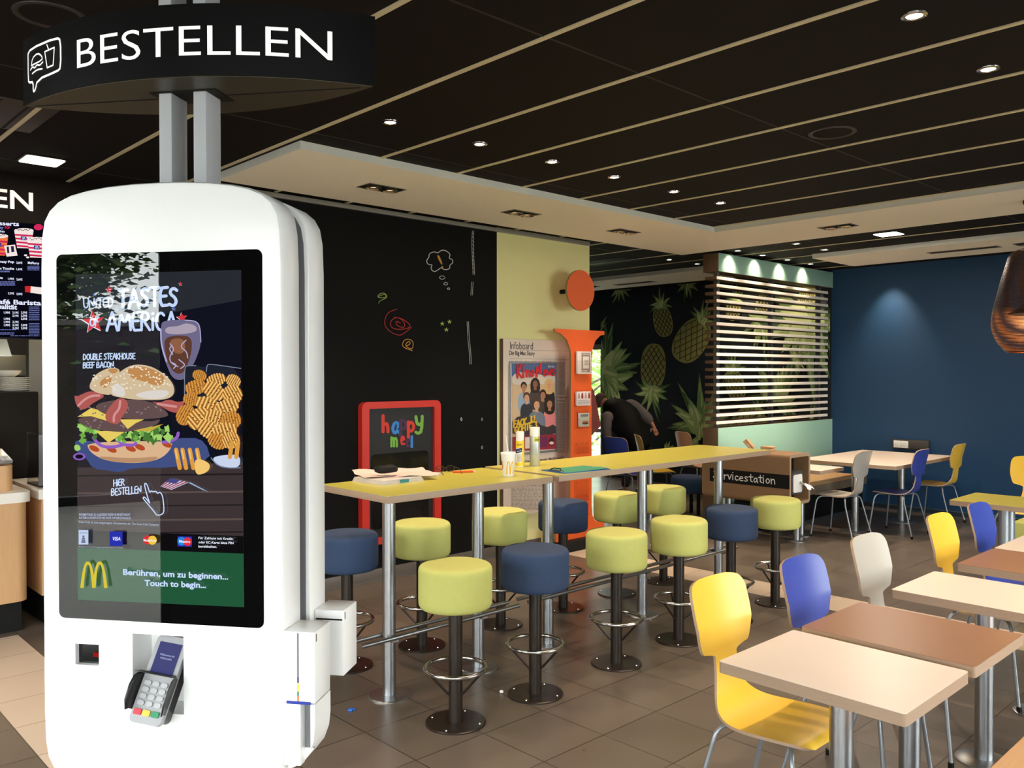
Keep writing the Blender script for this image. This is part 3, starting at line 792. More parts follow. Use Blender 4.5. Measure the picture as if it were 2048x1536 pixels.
# ---- service station
t = thing('service_station', 'oak service station with a black lettered band and rounded open ends', 'counter', (7.96, 4.70, 0))
def ring(x0, x1, z0, z1, th, r, y0, y1, mt):
    """rounded rectangular sleeve, open along y"""
    b = MB(); o = rrect(x0, z0, x1, z1, r, 6); i = rrect(x0+th, z0+th, x1-th, z1-th, max(.004, r-th), 6); n = len(o); k = b.mi(mt); ke = b.mi(M_ply)
    vo = [[b.bm.verts.new((p[0], y, p[1])) for p in o] for y in (y0, y1)]; vi = [[b.bm.verts.new((p[0], y, p[1])) for p in i] for y in (y0, y1)]
    for j in range(n):
        j2 = (j+1) % n
        for q, kk in (((vo[0][j], vo[0][j2], vo[1][j2], vo[1][j]), k), ((vi[0][j2], vi[0][j], vi[1][j], vi[1][j2]), k), ((vo[0][j2], vo[0][j], vi[0][j], vi[0][j2]), ke), ((vo[1][j], vo[1][j2], vi[1][j2], vi[1][j]), ke)):
            b.bm.faces.new(q).material_index = kk
    return b
ring(-.21, .21, .395, .905, .032, .045, -.50, .52, M_oak).build('cabinet_sleeve', t)
MB().box(-.214, -.50, .565, -.2095, .42, .705, M_black).build('name_band', t)
MB().box(-.17, -.34, .43, .17, .50, .87, M_black).build('inner_box', t)
for x, y in ((.12, -.40), (.12, .40), (-.12, .40)):
    lg = MB().cyl((x, y, .006), (x, y, .395), .036, M_steel, seg=28).build('leg', t)
    MB().lathe([(0, 0), (.11, 0), (.11, .004), (.09, .010), (0, .012)], M_steel, 36, c=(x, y, 0)).build('base_plate', lg)
a = Art(flat_map((-.2150, .42, .705), (0, -1, 0), (0, 0, 1), (-1, 0, 0)), .0003)
M_chalkw = pm('white_lettering', (226, 226, 220), .7)
a.hand('Servicestation', (.045, .104), (.765, .104), .086, .0098, M_chalkw, .04)
a.build('lettering', t)
# napkin dispenser in the open end, with a napkin hanging out
t = thing('napkin_dispenser', 'steel napkin dispenser in the open end of the service station, one napkin hanging out', 'dispenser', (7.90, 4.20, .50))
M_paper = pm('white_paper', (238, 236, 232), .8, var=.01)
MB().prism(rrect(-.10, .0, .12, .235, .03, 5), 0, .14, M_steel, axis='y').build('housing', t)
MB().prism(rrect(-.075, .02, .10, .20, .025, 5), -.003, .0, M_paper, axis='y').build('napkin_stack', t)
n = MB(); rows = []
for i in range(9):
    u = i/8; rows.append([(.00+.095*j/6+.06*u+.010*sin(9*u), -.006-.085*u-.012*sin(3*j/2+5*u), .125-.02*j/6-.06*u*u+.014*sin(4*u+j*.9)) for j in range(7)])
n.grid(rows, M_paper); n.build('napkin', t, 80)
# two wooden blocks on top
for i, (x, y, rz, tl, lb) in enumerate(((7.93, 4.78, .4, .85, 'wooden tray stand leaning on top of the service station'), (8.0, 4.58, .1, 0.0, 'flat wooden block lying on top of the service station'))):
    o = MB(); o.box(-.055, -.06, 0, .055, .06, .028, M_beech, .003)
    o.box(-.055, -.06, .034, .055, .06, .048, M_beech, .003); o.box(-.05, -.02, .026, .05, .02, .036, M_beech)
    o = tag(o.build('wooden_block', None), lb, 'block'); o.location = (x, y, .906+(.045 if tl else 0)); o.rotation_euler = (tl, 0, rz)

# ---- socket box on the blue wall
t = thing('socket_box', 'dark box with two white wall sockets on the blue wall above the corner table', 'socket', (RX1, 4.24, .83))
MB().box(-.05, -.24, -.06, 0, .20, .06, pm('dark_grey_plastic', (58, 54, 52), .5), .008).build('housing', t)
for y in (.135, .045):
    p = MB().box(-.056, y-.044, -.044, -.05, y+.044, .044, M_white, .004).build('socket', t)
    MB().lathe([(.02, 0), (.02, .003), (.016, .003), (.014, -.008), (0, -.008)], pm('socket_insert', (205, 203, 196), .5), 20, xf=Matrix.Translation((-.0565, y, 0)) @ Matrix.Rotation(-pi/2, 4, 'Y')).build('insert', p)
# ================================================================== ORDER KIOSK
KANG = RD(-53.117)
KO = Vector((.695, 1.8379, 0)); KE = Vector((cos(KANG), sin(KANG), 0)); KG = Vector((-sin(KANG), cos(KANG), 0))
kiosk = thing('order_kiosk', 'tall white double-sided self-order kiosk on two steel posts, touchscreen lit', 'kiosk', KO, KANG)
def kout(grow=0.0):
    R_ = [(0, 2.129), (.06, 2.1282), (.12, 2.1245), (.17, 2.118), (.21, 2.109), (.24, 2.096), (.261, 2.078), (.274, 2.055), (.280, 2.02), (.2825, 1.95)]
    hi = [(x+grow*(x > 0), z+grow) for x, z in R_]
    lo = [(x, 2*1.463-z) for x, z in hi]
    right = hi+lo[::-1]
    return right+[(-x, z) for x, z in right[::-1] if x > 0]
M_kwhite = pm('kiosk_white', (238, 238, 236), .28, var=.005)
def shell(y0, y1, nm, b0=.012, b1=.012):
    b = MB(); o = kout(); n = len(o); k = b.mi(M_kwhite)
    c = 1.463
    def ringv(y, ins): return [b.bm.verts.new((x*(1-ins/.2825), y, c+(z-c)*(1-ins/.666))) for x, z in o]
    rs = [ringv(y0, b0), ringv(y0+.25*b0, b0*.35), ringv(y0+b0, 0), ringv(y1-b1, 0), ringv(y1-.25*b1, b1*.35), ringv(y1, b1)]
    for a, d in zip(rs, rs[1:]):
        for i in range(n): b.bm.faces.new((a[i], a[(i+1) % n], d[(i+1) % n], d[i])).material_index = k
    b.bm.faces.new(rs[0][::-1]); b.bm.faces.new(rs[-1])
    return b.build(nm, kiosk, 40)
fs = shell(0, .089, 'front_shell', .010, .003)
# card terminal recess and scanner window are cut into the front shell
cut = MB(); cut.box(-.064, -.02, .990, .056, .070, 1.158, M_kwhite); cut.box(-.202, -.02, 1.083, -.1445, .05, 1.129, M_kwhite)
co = cut.build('cut'); co.parent = kiosk
md = fs.modifiers.new('recess', 'BOOLEAN'); md.operation = 'DIFFERENCE'; md.object = co; md.solver = 'EXACT'
dg = bpy.context.evaluated_depsgraph_get(); dg.update()
nm_ = bpy.data.meshes.new_from_object(fs.evaluated_get(dg)); fs.modifiers.clear(); fs.data = nm_; bpy.data.objects.remove(co)
nm_.polygons.foreach_set('use_smooth', [True]*len(nm_.polygons)); nm_.set_sharp_from_angle(angle=RD(40))
shell(.140, .238, 'rear_shell', .003, .012)
rs_ = MB(); rs_.prism(rrect(-.240, 1.1845, .240, 1.979, .014), .2375, .2395, M_blackgloss, axis='y'); rs_.build('rear_screen', kiosk)
core = MB(); core.prism([(x*.965, 1.463+(z-1.463)*.983) for x, z in kout()], .086, .15, pm('kiosk_gap_grey', (66, 68, 72), .5), axis='y'); core.build('core', kiosk)
for x in (-.0415, .0425):
    p = MB(); p.box(x-.0155, .10, 0, x+.0155, .166, 2.3535, pm('post_grey_paint', (186, 188, 190), .45, .1), .002); p.box(x-.0155, .10, 2.508, x+.0155, .166, CZ, pm('post_grey_paint', (186, 188, 190), .45, .1), .002); p.build('post', kiosk)
MB().box(-.11, .04, 0, .11, .23, .012, M_steel, .003).build('floor_plate', kiosk)
# screen: black surround, lit picture, glass
sm = MB(); sm.prism(rrect(-.240, 1.1845, .240, 1.979, .014), -.001, .0005, pm('screen_surround_black', (8, 8, 8), .8, spec=0.0), axis='y'); sm.build('screen_surround', kiosk)
gp = MB(); gp.face([(x, -.0035, z) for x, z in rrect(-.240, 1.1845, .240, 1.979, .014)], glassy('screen_glass', (250, 250, 250), 0.0, 1.55)); gp.build('screen_glass', kiosk, smooth=0)
def kmap(u, v, e):
    d = ray(u, v); t = (KO-EYE).dot(KG)/d.dot(KG); p = EYE+d*t-KO
    return Vector((p.dot(KE), -.0012-e*.4, p.z))
def E_(n, c, k=1.0): return em('screen_'+n, c, .95*k)
sa = Art(kmap, .0001)
nav, wood, wood2 = E_('night', (16, 18, 30)), E_('plank', (62, 52, 54)), E_('plank_light', (92, 78, 74))
sa.frame(0, 0, 1)
sa.poly([(151.8, 548.9), (482.9, 540), (489, 1214), (156.7, 1199)], nav)
sa.poly([(151.8, 548.9), (482.9, 540), (483.5, 600), (152.5, 660)], E_('dusk', (40, 44, 50)))
sa.poly([(155.2, 935), (486.3, 925), (488.2, 1125), (156.2, 1098)], wood)
for i, (y0, y1) in enumerate(((950, 953), (985, 988), (1012, 1014), (1040, 1043), (1066, 1068))):
    sa.poly([(155.3, y0), (486.8, y0-4), (486.8, y1-3), (155.3, y1)], wood2 if i % 2 else E_('plank_dark', (36, 30, 34))); sa.n -= .8
sa.n += 1
sa.poly([(156, 1060), (487.6, 1072), (488, 1125), (156, 1098)], E_('footer_black', (14, 12, 14)))
sa.poly([(156.1, 1095), (488.1, 1107), (489, 1214), (156.7, 1199)], E_('green', (34, 88, 58)))
# headline
hw = E_('headline', (200, 220, 255)); rd = E_('star_red', (214, 50, 60)); bl = E_('star_blue', (70, 110, 200)); wh = E_('white', (235, 240, 255))
sa.frame(140, 540, .17578)
sa.hand('UNiTED', (160, 440), (500, 415), 105, 15, hw, .05); sa.hand('TASTES', (560, 440), (1225, 405), 205, 35, hw, .06)
sa.hand('AMERiCA', (425, 690), (1215, 680), 205, 30, hw, .05)
for x, y, r, c in ((275, 590, 132, rd), (1280, 545, 66, rd), (452, 225, 42, rd), (1265, 160, 26, rd), (290, 278, 22, bl), (540, 448, 24, bl), (1190, 440, 26, bl)):
    sa.star(x-r*.06, y+r*.07, r, wh, -pi/2-.1); sa.star(x, y, r, c, -pi/2-.1)
sa.hand('OF', (238, 640), (335, 636), 92, 17, hw)
sa.hand('DOUBLE STEAKHOUSE', (162, 1022), (750, 1012), 66, 12, hw, .04); sa.hand('BEEF BACON.', (162, 1116), (520, 1106), 64, 12, hw, .04)
# glass of cola
gl1, gl2, gl3, gl4 = E_('tumbler', (112, 106, 140)), E_('cola', (92, 58, 46)), E_('cola_light', (140, 92, 66)), E_('tumbler_edge', (172, 168, 205))
sa.smooth([(1045, 640), (1060, 590), (1150, 570), (1350, 565), (1470, 585), (1500, 680), (1500, 850), (1450, 1000), (1400, 1100), (1330, 1250), (1180, 1250), (1100, 1060), (1050, 900)], gl1)
sa.smooth([(1085, 770), (1250, 740), (1390, 760), (1400, 900), (1360, 1050), (1300, 1180), (1200, 1180), (1120, 1050), (1085, 900)], gl2)
sa.smooth([(1130, 790), (1300, 770), (1330, 900), (1280, 960), (1180, 940)], gl3); sa.smooth([(1090, 650), (1250, 640), (1330, 600), (1460, 640), (1440, 720), (1100, 740)], E_('foam', (168, 156, 172)))
for p in ([(1150, 840), (1200, 900), (1140, 990), (1160, 1060), (1240, 1100)], [(1330, 800), (1260, 870), (1340, 930), (1350, 1000)], [(1180, 960), (1140, 900), (1160, 870)], [(1250, 1020), (1330, 1080), (1270, 1120)], [(1160, 1050), (1230, 1080), (1190, 1120)]):
    sa.curve(p, 12, gl4)
sa.curve([(1045, 680), (1050, 860), (1110, 1040)], 16, gl4); sa.curve([(1320, 572), (1440, 580), (1490, 640), (1500, 820)], 10, gl4)
# burger
sa.frame(140, 720, .18228)
rb = random.Random(3)
bun, bun2, bun3, seed = E_('bun', (206, 184, 150)), E_('bun_brown', (188, 136, 80)), E_('bun_pale', (214, 208, 200)), E_('sesame', (236, 226, 205))
sa.smooth([(70, 860), (300, 900), (900, 900), (1350, 840), (1500, 900), (1560, 1100), (1150, 1180), (700, 1180), (560, 1235), (430, 1210), (260, 1190), (180, 1060), (70, 1000)], E_('blue_paper', (64, 78, 128)), 1)
sa.smooth([(200, 900), (1140, 880), (1120, 980), (1000, 1090), (760, 1135), (450, 1115), (290, 1050), (215, 980)], E_('bun_base', (214, 176, 138)))
sa.smooth([(290, 1050), (700, 1080), (1020, 1050), (900, 1120), (600, 1130), (400, 1100)], E_('bun_base_brown', (180, 140, 104)))
for p in (((230, 940), (330, 1000)), ((420, 1000), (520, 960)), ((640, 1000), (720, 940)), ((800, 980), (760, 930)), ((1060, 950), (1090, 900))):
    sa.disc((p[0][0]+p[1][0])/2, (p[0][1]+p[1][1])/2, 60, 30, E_('sauce', (176, 74, 40)), a=.4)
for i, x in enumerate((270, 520, 1060)): sa.curve([(x, 850+i*10), (x+70, 940-i*14), (x+200, 960-i*22), (x+340-i*110, 925-i*40)] if i < 2 else [(1040, 900), (1120, 890), (1190, 850), (1200, 800)], 34, E_('red_onion', (142, 92, 190)))
lt = [E_('lettuce', (112, 168, 70)), E_('lettuce_light', (158, 206, 106)), E_('lettuce_dark', (72, 120, 52))]
for i in range(46):
    x = rb.choice((rb.uniform(110, 300), rb.uniform(540, 1000), rb.uniform(560, 1220))); y = 830-(x-500)*.10+rb.uniform(-70, 90)
    if x < 300: y = rb.uniform(720, 890)
    n = 9; r = rb.uniform(26, 62)
    sa.poly([(x+r*(1 if k % 2 else .6)*cos(2*pi*k/n+i), y+r*1.2*(1 if k % 2 else .6)*sin(2*pi*k/n+i)) for k in range(n)], lt[i % 3]); sa.n -= .6
sa.n += 2
ch, ch2 = E_('cheese', (226, 200, 96)), E_('cheese_shade', (196, 166, 64)); pt, pt2 = E_('patty', (98, 76, 76)), E_('patty_light', (138, 116, 116))
sa.poly([(300, 780), (640, 770), (440, 905)], ch); sa.poly([(640, 770), (860, 745), (1040, 700), (900, 780)], ch2)
sa.smooth([(80, 650), (220, 610), (430, 640), (900, 680), (1020, 640), (960, 720), (760, 760), (640, 790), (520, 785), (330, 770), (180, 730)], pt)
sa.poly([(560, 650), (830, 650), (740, 690), (650, 755)], ch)
sa.poly([(100, 622), (250, 525), (420, 570), (420, 665), (250, 615)], ch)
sa.smooth([(270, 510), (400, 450), (700, 425), (950, 465), (1110, 590), (1060, 630), (800, 650), (600, 640), (400, 600)], pt)
for i in range(70): 
    x, y = rb.uniform(120, 1060), 0; y = rb.choice((700, 560))+rb.uniform(-55, 55)
    if y > 640 and x > 640: continue
    sa.disc(x, y, rb.uniform(6, 16), rb.uniform(5, 10), pt2, n=7); sa.n -= .9
sa.n += 1
bc, bc2 = E_('bacon', (172, 88, 84)), E_('bacon_pale', (206, 142, 140))
for pts, li in (([(65, 380), (100, 400), (160, 370), (230, 340), (300, 350), (370, 370), (400, 400), (330, 440), (260, 480), (190, 540), (130, 540), (80, 480)], [(110, 500), (180, 430), (260, 390), (340, 390)]),
 ([(900, 450), (1000, 470), (1100, 425), (1200, 465), (1290, 440), (1240, 520), (1200, 580), (1120, 570), (1000, 500)], [(980, 480), (1100, 500), (1180, 510)]),
 ([(540, 420), (620, 420), (660, 480), (640, 560), (590, 620), (560, 700), (480, 700), (400, 650), (420, 560), (480, 480)], [(570, 450), (560, 540), (500, 600), (500, 670)])):
    sa.smooth(pts, bc); sa.curve(li, 26, bc2)
sa.smooth([(230, 310), (245, 240), (300, 160), (400, 100), (500, 80), (580, 110), (520, 220), (480, 330), (470, 385), (390, 378), (290, 350)], bun)
sa.smooth([(330, 260), (400, 190), (480, 160), (470, 250), (400, 320)], bun2); sa.smooth([(420, 110), (500, 90), (560, 110), (500, 160)], bun2)
sa.smooth([(462, 340), (480, 240), (560, 130), (680, 60), (780, 48), (900, 66), (1020, 130), (1120, 215), (1168, 310), (1150, 395), (1060, 435), (880, 440), (690, 430), (540, 405), (470, 385)], bun)
sa.smooth([(640, 90), (780, 60), (960, 110), (1080, 200), (1000, 300), (820, 230), (680, 200)], bun2); sa.smooth([(470, 360), (500, 250), (600, 280), (640, 400), (540, 400)], bun3); sa.smooth([(700, 380), (900, 330), (1130, 330), (1060, 425), (850, 430)], bun3)
for i in range(110):
    x = rb.uniform(260, 1130); y = rb.uniform(70, 330)
    if ((x-800)/340)**2+((y-300)/250)**2 < .9 or ((x-380)/120)**2+((y-220)/100)**2 < .9: sa.disc(x, y, 13, 7, seed, a=rb.uniform(-1, 1), n=8); sa.n -= .95
sa.n += 1
# waffle fries in a dark basket, dip
sa.smooth([(1270, 80), (1300, 60), (1520, 80), (1540, 40), (1890, 90), (1890, 500), (1280, 500)], E_('basket', (30, 34, 46)), 1)
sa.curve([(1275, 400), (1275, 90), (1300, 62), (1400, 62)], 9, E_('wire', (120, 130, 150))); sa.curve([(1515, 130), (1520, 60), (1545, 42), (1890, 92)], 9, E_('wire', (120, 130, 150)))
wf = [E_('fry', (214, 152, 66)), E_('fry_light', (238, 194, 112)), E_('fry_dark', (164, 104, 44)), E_('fry_hole', (70, 44, 26))]
def waffle(x, y, rx, ry, a, k):
    sa.disc(x, y, rx, ry, wf[k % 2 and 0 or 2], a=a, n=18)
    sa.n += 1
    for i in range(-3, 4):
        L = ry*math.sqrt(max(0, 1-(i/3.6)**2))*.95; dx, dy = cos(a)*i*rx*.27, sin(a)*i*rx*.27
        sa.stroke([(x+dx+sin(a)*L, y+dy-cos(a)*L), (x+dx-sin(a)*L, y+dy+cos(a)*L)], rx*.13, wf[1 if k % 3 else 0], up=False); sa.n -= .4
    sa.n += 1
    for i in range(7):
        b = i*2.4; sa.disc(x+rx*.6*cos(b)*(.4+.1*i), y+ry*.6*sin(b)*(.4+.1*i), rx*.07, ry*.07, wf[3], n=6); sa.n -= .9
for k, (x, y, rx, ry, a) in enumerate(((1440, 170, 80, 60, .3), (1620, 220, 110, 70, -.3), (1810, 230, 85, 70, .5), (1400, 300, 120, 80, -.2), (1600, 340, 130, 90, .6), (1800, 380, 110, 110, -.5), (1350, 430, 90, 70, .2), (1540, 500, 150, 90, .4), (1740, 520, 140, 90, -.4), (1290, 600, 100, 120, .5), (1440, 640, 140, 110, -.7), (1620, 640, 130, 90, .3), (1790, 660, 110, 100, -.2), (1540, 760, 140, 90, .6), (1720, 780, 140, 90, -.3), (1640, 890, 110, 80, .5), (1790, 880, 100, 90, -.4))): waffle(x, y, rx, ry, a, k)
for x in (1190, 1260, 1340, 1420): sa.curve([(x, 980), (x+20, 1080), (x+40, 1180)], 46, wf[0]); sa.curve([(x-4, 985), (x+14, 1080)], 14, wf[1])
sa.smooth([(1390, 1060), (1560, 1120), (1560, 1200), (1480, 1250), (1400, 1250)], wf[1]); 
sa.smooth([(1580, 1070), (1680, 1040), (1890, 1030), (1893, 1170), (1760, 1180), (1640, 1150)], E_('dip', (196, 208, 232))); sa.curve([(1575, 1070), (1640, 1150), (1750, 1180), (1893, 1176)], 12, E_('dip_rim', (120, 132, 160)))
for x in (1800, 1870): sa.stroke([(x, 900), (x-20, 1060)], 46, wf[0])
sa.smooth([(75, 930), (130, 920), (160, 980), (90, 1000)], lt[1]); sa.disc(135, 1055, 68, 40, E_('red_onion', (142, 92, 190))); sa.disc(135, 1055, 44, 24, nav)
# flag, pen stick, prompt and pointing hand
sa.poly([(1020, 1380), (1130, 1290), (1330, 1335), (1140, 1418)], E_('flag_white', (205, 205, 225)))
for k in range(5):
    a = .1+k*.2; sa.poly([(1020+115*(a-.06), 1378+38*(a-.06)), (1020+115*(a+.05), 1378+38*(a+.05)), (1130+200*(a+.05), 1290+45*(a+.05)), (1130+200*(a-.06), 1290+45*(a-.06))], E_('flag_red', (150, 60, 86))); sa.n -= .8
sa.n += 1; sa.poly([(1082, 1330), (1130, 1290), (1235, 1314), (1190, 1352)], E_('flag_blue', (70, 70, 130))); sa.poly([(1325, 1340), (1350, 1335), (1550, 1440), (1480, 1418)], E_('stick', (150, 170, 200)))
sa.hand('HiER', (512, 1378), (630, 1366), 70, 11, hw, .04); sa.hand('BESTELLEN', (488, 1482), (815, 1452), 76, 11, hw, .04)
sa.curve([(905, 1560), (850, 1490), (830, 1505), (850, 1530), (960, 1660), (985, 1700), (1060, 1680), (1062, 1600), (1048, 1480), (1020, 1440), (990, 1460), (975, 1430), (940, 1440), (925, 1425), (905, 1450), (880, 1360), (855, 1340), (850, 1370), (870, 1450), (905, 1560)], 11, hw, 2)
# small print, card marks, footer
sa.frame(130, 980, .19043)
tx = E_('print', (190, 205, 235))
sa.text('INFORMATIONEN ZU ALLERGENEN FINDEN SIE IM RESTAURANT', (182, 262), (718, 262), 26, tx, .004); sa.text('AUF DEM ALLERGENPOSTER UND UNTER WWW.MCDONALDS.DE', (182, 294), (722, 298), 26, tx, .004)
sa.text('Coca-Cola ist eine eingetragene Schutzmarke der The Coca-Cola Company', (182, 336), (1015, 366), 24, tx)
sa.poly([(178, 410), (280, 410), (280, 562), (178, 562)], tx); sa.text('girocard', (190, 446), (268, 446), 16, E_('ink', (60, 62, 80)))
for y, w_ in ((470, 10), (490, 14), (510, 18), (530, 22)): sa.poly([(229-w_, y), (229+w_, y), (229+w_, y+12), (229-w_, y+12)], E_('ink', (60, 62, 80)))
sa.poly([(502, 424), (638, 428), (638, 578), (502, 576)], E_('card_blue', (40, 50, 170))); sa.text('VISA', (528, 518), (616, 520), 38, wh, .02, .2)
sa.disc(900, 514, 46, 48, rd); sa.disc(950, 517, 46, 48, E_('card_yellow', (236, 196, 70))); sa.text('MasterCard', (858, 528), (990, 534), 26, wh, .02)
sa.poly([(1212, 476), (1362, 480), (1362, 584), (1212, 580)], E_('card_blue', (40, 50, 170))); sa.disc(1255, 527, 44, 46, E_('card_cyan', (40, 130, 220))); sa.disc(1318, 532, 44, 46, rd); sa.text('Maestro', (1230, 540), (1345, 545), 28, wh, .02)
for i, s_t in enumerate(('Für Zahlung mit Kredit-', 'oder EC-Karte bitte PIN', 'bereithalten.')):
    sa.text(s_t, (1432, 504+i*44), ((1798, 1798, 1625)[i], (514, 558, 596)[i]), 26, wh, .015)
sa.text('Erzeugnis der Coca-Cola Company, alle Preise in Euro, für Genießer', (180, 588), (650, 602), 12, tx)
sa.arches(197, 738, 482, 1015, 36, E_('arches_yellow', (214, 196, 60)))
sa.text('Berühren, um zu beginnen...', (645, 876), (1742, 926), 62, hw, .03); sa.text('Touch to begin...', (868, 990), (1512, 1014), 62, hw, .03)
so = sa.build('screen_picture', kiosk)
# scanner window
sw_ = MB(); sw_.box(-.2015, .012, 1.0835, -.145, .016, 1.1285, M_blackgloss); sw_.build('scanner_window', kiosk)
MB().box(-.163, .006, 1.10, -.149, .011, 1.108, em('scanner_red', (200, 40, 40), .5)).build('scanner_light', kiosk)
# card terminal: leans out of the recess
T = Matrix.Translation((.012, -.020, 1.072)) @ Matrix.Rotation(RD(7), 4, 'Y') @ Matrix.Rotation(RD(-28), 4, 'X')
# local: x across, z along (up), y into the body; front face at y = 0
M_tsil = pm('terminal_silver', (150, 150, 152), .35, .3); M_tblk = pm('terminal_black', (24, 24, 25), .4)
b = MB(); b.prism(rrect(-.036, -.092, .036, .088, .012, 5), 0, .014, M_tsil, axis='y', xf=T); term = b.build('card_terminal', kiosk, 40)
tb = MB(); tb.prism(rrect(-.033, -.085, .033, .086, .012, 5), .014, .046, M_tblk, axis='y', xf=T); tb.build('terminal_back', term)
b = MB(); b.face([T @ Vector(p) for p in ((-.026, -.0012, .008), (.026, -.0012, .008), (.026, -.0012, .074), (-.026, -.0012, .074))], em('terminal_screen_lit', (70, 72, 150), .5, .02)); b.build('terminal_screen', term, 0)
b = Art(lambda x, y, e: T @ Vector((x, -.0016-e, -y)), .0001); b.text('Willkommen bei', (-.017, -.046), (.017, -.046), .0042, tx); b.text("McDonald's", (-.013, -.039), (.013, -.039), .0042, tx); b.build('terminal_text', term)
M_key = pm('terminal_key', (176, 176, 178), .45)
for r_ in range(4):
    for c_ in range(3):
        x, z = -.021+.019*c_, -.012-.0135*r_
        MB().prism(rrect(x-.0078, z-.0048, x+.0078, z+.0048, .0045, 4), -.003, 0, M_key, axis='y', xf=T).build('terminal_key', term)
for x, c_ in ((-.021, (210, 46, 56)), (-.001, (236, 186, 60)), (.019, (28, 130, 84))):
    MB().prism(rrect(x-.0085, -.0765, x+.0085, -.0645, .003, 3), -.004, 0, pm('key_%d' % c_[0], c_, .4), axis='y', xf=T).build('terminal_key', term)
sh = MB()
for sx in (-1, 1):
    pr = [(sx*.036, -.058), (sx*.036, .008), (sx*.045, .004), (sx*.046, -.05)]
    rows = [[T @ Vector((sx*.0365, .004, z)), T @ Vector((sx*(.038+.003*w), -.010-.010*w, z)), T @ Vector((sx*(.040+.003*w), -.016-.016*w, z-.004))] for z, w in ((-.068, .1), (-.05, .8), (-.02, 1.0), (.0, .7), (.006, .3))]
    sh.grid(rows, M_tblk)
sh.grid([[T @ Vector((x, .002, .008)), T @ Vector((x*1.1, -.014, .010)), T @ Vector((x*1.16, -.026-.006*abs(x)/.036, .006))] for x in (-.0365, -.02, 0, .02, .0365)], M_tblk)
o = sh.build('keypad_shield', term, 60); md = o.modifiers.new('thickness', 'SOLIDIFY'); md.thickness = .0022
# printer housings on the right side, one per shell
for y0, nm in ((0, 'receipt_printer'), (.165, 'receipt_printer')):
    hs = MB(); y1 = y0+.085
    hs.box(.2826, y0, 1.032, .352, y1, 1.181, M_kwhite, .002)
    ho = hs.build(nm, kiosk)
    MB().box(.352, y0+.006, 1.160, .3528, y0+.010, 1.176, M_steel).build('lock', ho)
    if y0 == 0:
        lw = MB(); lw.prism([(.2826, 1.030), (.352, 1.030), (.352, .985), (.349, .955), (.338, .925), (.318, .90), (.295, .885), (.2826, .882)], y0+.022, y1, M_kwhite, axis='y')
        lw.box(.2826, y0-.001, .9, .3205, y0+.022, 1.030, M_kwhite, .001); lw.prism([(.342, 1.030), (.352, 1.030), (.352, .985), (.349, .955), (.342, .935)], y0, y0+.022, M_kwhite, axis='y')
        lw.build('receipt_tray', ho)
        MB().box(.3205, y0+.0215, .93, .342, y0+.0225, 1.028, M_plasticgrey).build('tray_back', ho)
        MB().box(.2900, y0-.0015, 1.0295, .3428, y0+.01, 1.0355, pm('blue_strip', (38, 58, 150), .4)).build('blue_strip', ho)
        MB().box(.3133, y0-.0008, 1.086, .3170, y0, 1.178, M_plasticgrey).build('paper_slot', ho)
        for z0, z1, c_ in ((1.074, 1.086, (60, 52, 120)), (1.056, 1.074, (236, 214, 60)), (1.047, 1.056, (40, 130, 90)), (1.036, 1.047, (226, 110, 40))):
            MB().box(.3133, y0-.0008, z0, .3170, y0, z1, pm('strip_%d' % c_[0], c_, .5)).build('colour_mark', ho)
    else:
        MB().box(.284, y0-.0012, 1.162, .3500, y0, 1.1795, M_kwhite).build('lid', ho); MB().box(.286, y0-.0006, 1.158, .349, y0, 1.1615, M_black).build('paper_slot', ho)

# ---- lens-shaped overhead sign round the posts
sg = thing('overhead_sign', 'black lens-shaped overhead sign with white letters above the kiosk', 'sign', Vector((.8083, 1.9173, 2.354)), RD(-52.6))
M_signblk = pm('sign_black', (11, 11, 11), .42, .0, spec=.14); M_signbot = pm('sign_underside', (66, 62, 48), .45, .3)
def lens(h, d, n=40):
    R = (h*h+d*d)/(2*d); a = math.asin(h/R); up = [(R*sin(-a+2*a*i/n), -(R*cos(-a+2*a*i/n)-(R-d))) for i in range(n+1)]
    return up+[(-x, -y) for x, y in up[1:-1]]
Ls = lens(.434, .13)
b = MB(); b.prism(Ls, 0, .152, M_signblk); b.build('band', sg, 40)
b = MB(); b.prism([(x*.985, y*.96) for x, y in Ls], -.0015, 0, M_signbot); b.build('underside', sg, 40)
MB().box(-.40, -.0012, -.0030, .40, .0012, -.0014, M_black).build('seam', sg); MB().box(-.08, -.045, -.0034, .08, .04, -.0012, M_black).build('post_opening', sg)
Rl = (.434**2+.13**2)/(2*.13)
def lens_map(x, y, e):
    a = x/Rl; r = Rl+.0008+e
    return Vector((r*sin(a), -(r*cos(a)-(Rl-.13)), -y))
al = Art(lens_map, .0002); M_sw = em('sign_white', (235, 235, 230), .55, .7)
def subdiv(b):
    bmesh.ops.subdivide_edges(b.mb.bm, edges=[e for e in b.mb.bm.edges if e.calc_length() > .05], cuts=3)
al.text('BESTELLEN', (-.222, -.041), (.366, -.043), .067, M_sw, -.004)
def bub(p): return (-.424+p[0]*.122, -.083+p[1]*.050)
al.curve([bub(p) for p in ((.0, -.62), (.0, .62), (.06, .76), (.22, .80), (.22, 1.25), (.30, 1.25), (.40, .80), (1.1, .74), (1.2, .62), (1.2, -.62), (1.08, -.76), (.12, -.76), (0, -.62))], .0052, M_sw, 1)
for pts in ([(.16, .02), (.2, -.3), (.42, -.42), (.58, -.2), (.6, .0), (.16, .02)], [(.12, .2), (.22, .1), (.3, .22), (.4, .1), (.5, .2), (.62, .1)], [(.2, .42), (.4, .34), (.6, .4)]):
    al.curve([bub(p) for p in pts], .0036, M_sw, 1)
al.stroke([bub(p) for p in ((.70, -.32), (1.02, -.36), (.98, .42), (.78, .44), (.70, -.32))], .0036, M_sw); al.stroke([bub(p) for p in ((.84, -.34), (.78, -.6))], .0034, M_sw)
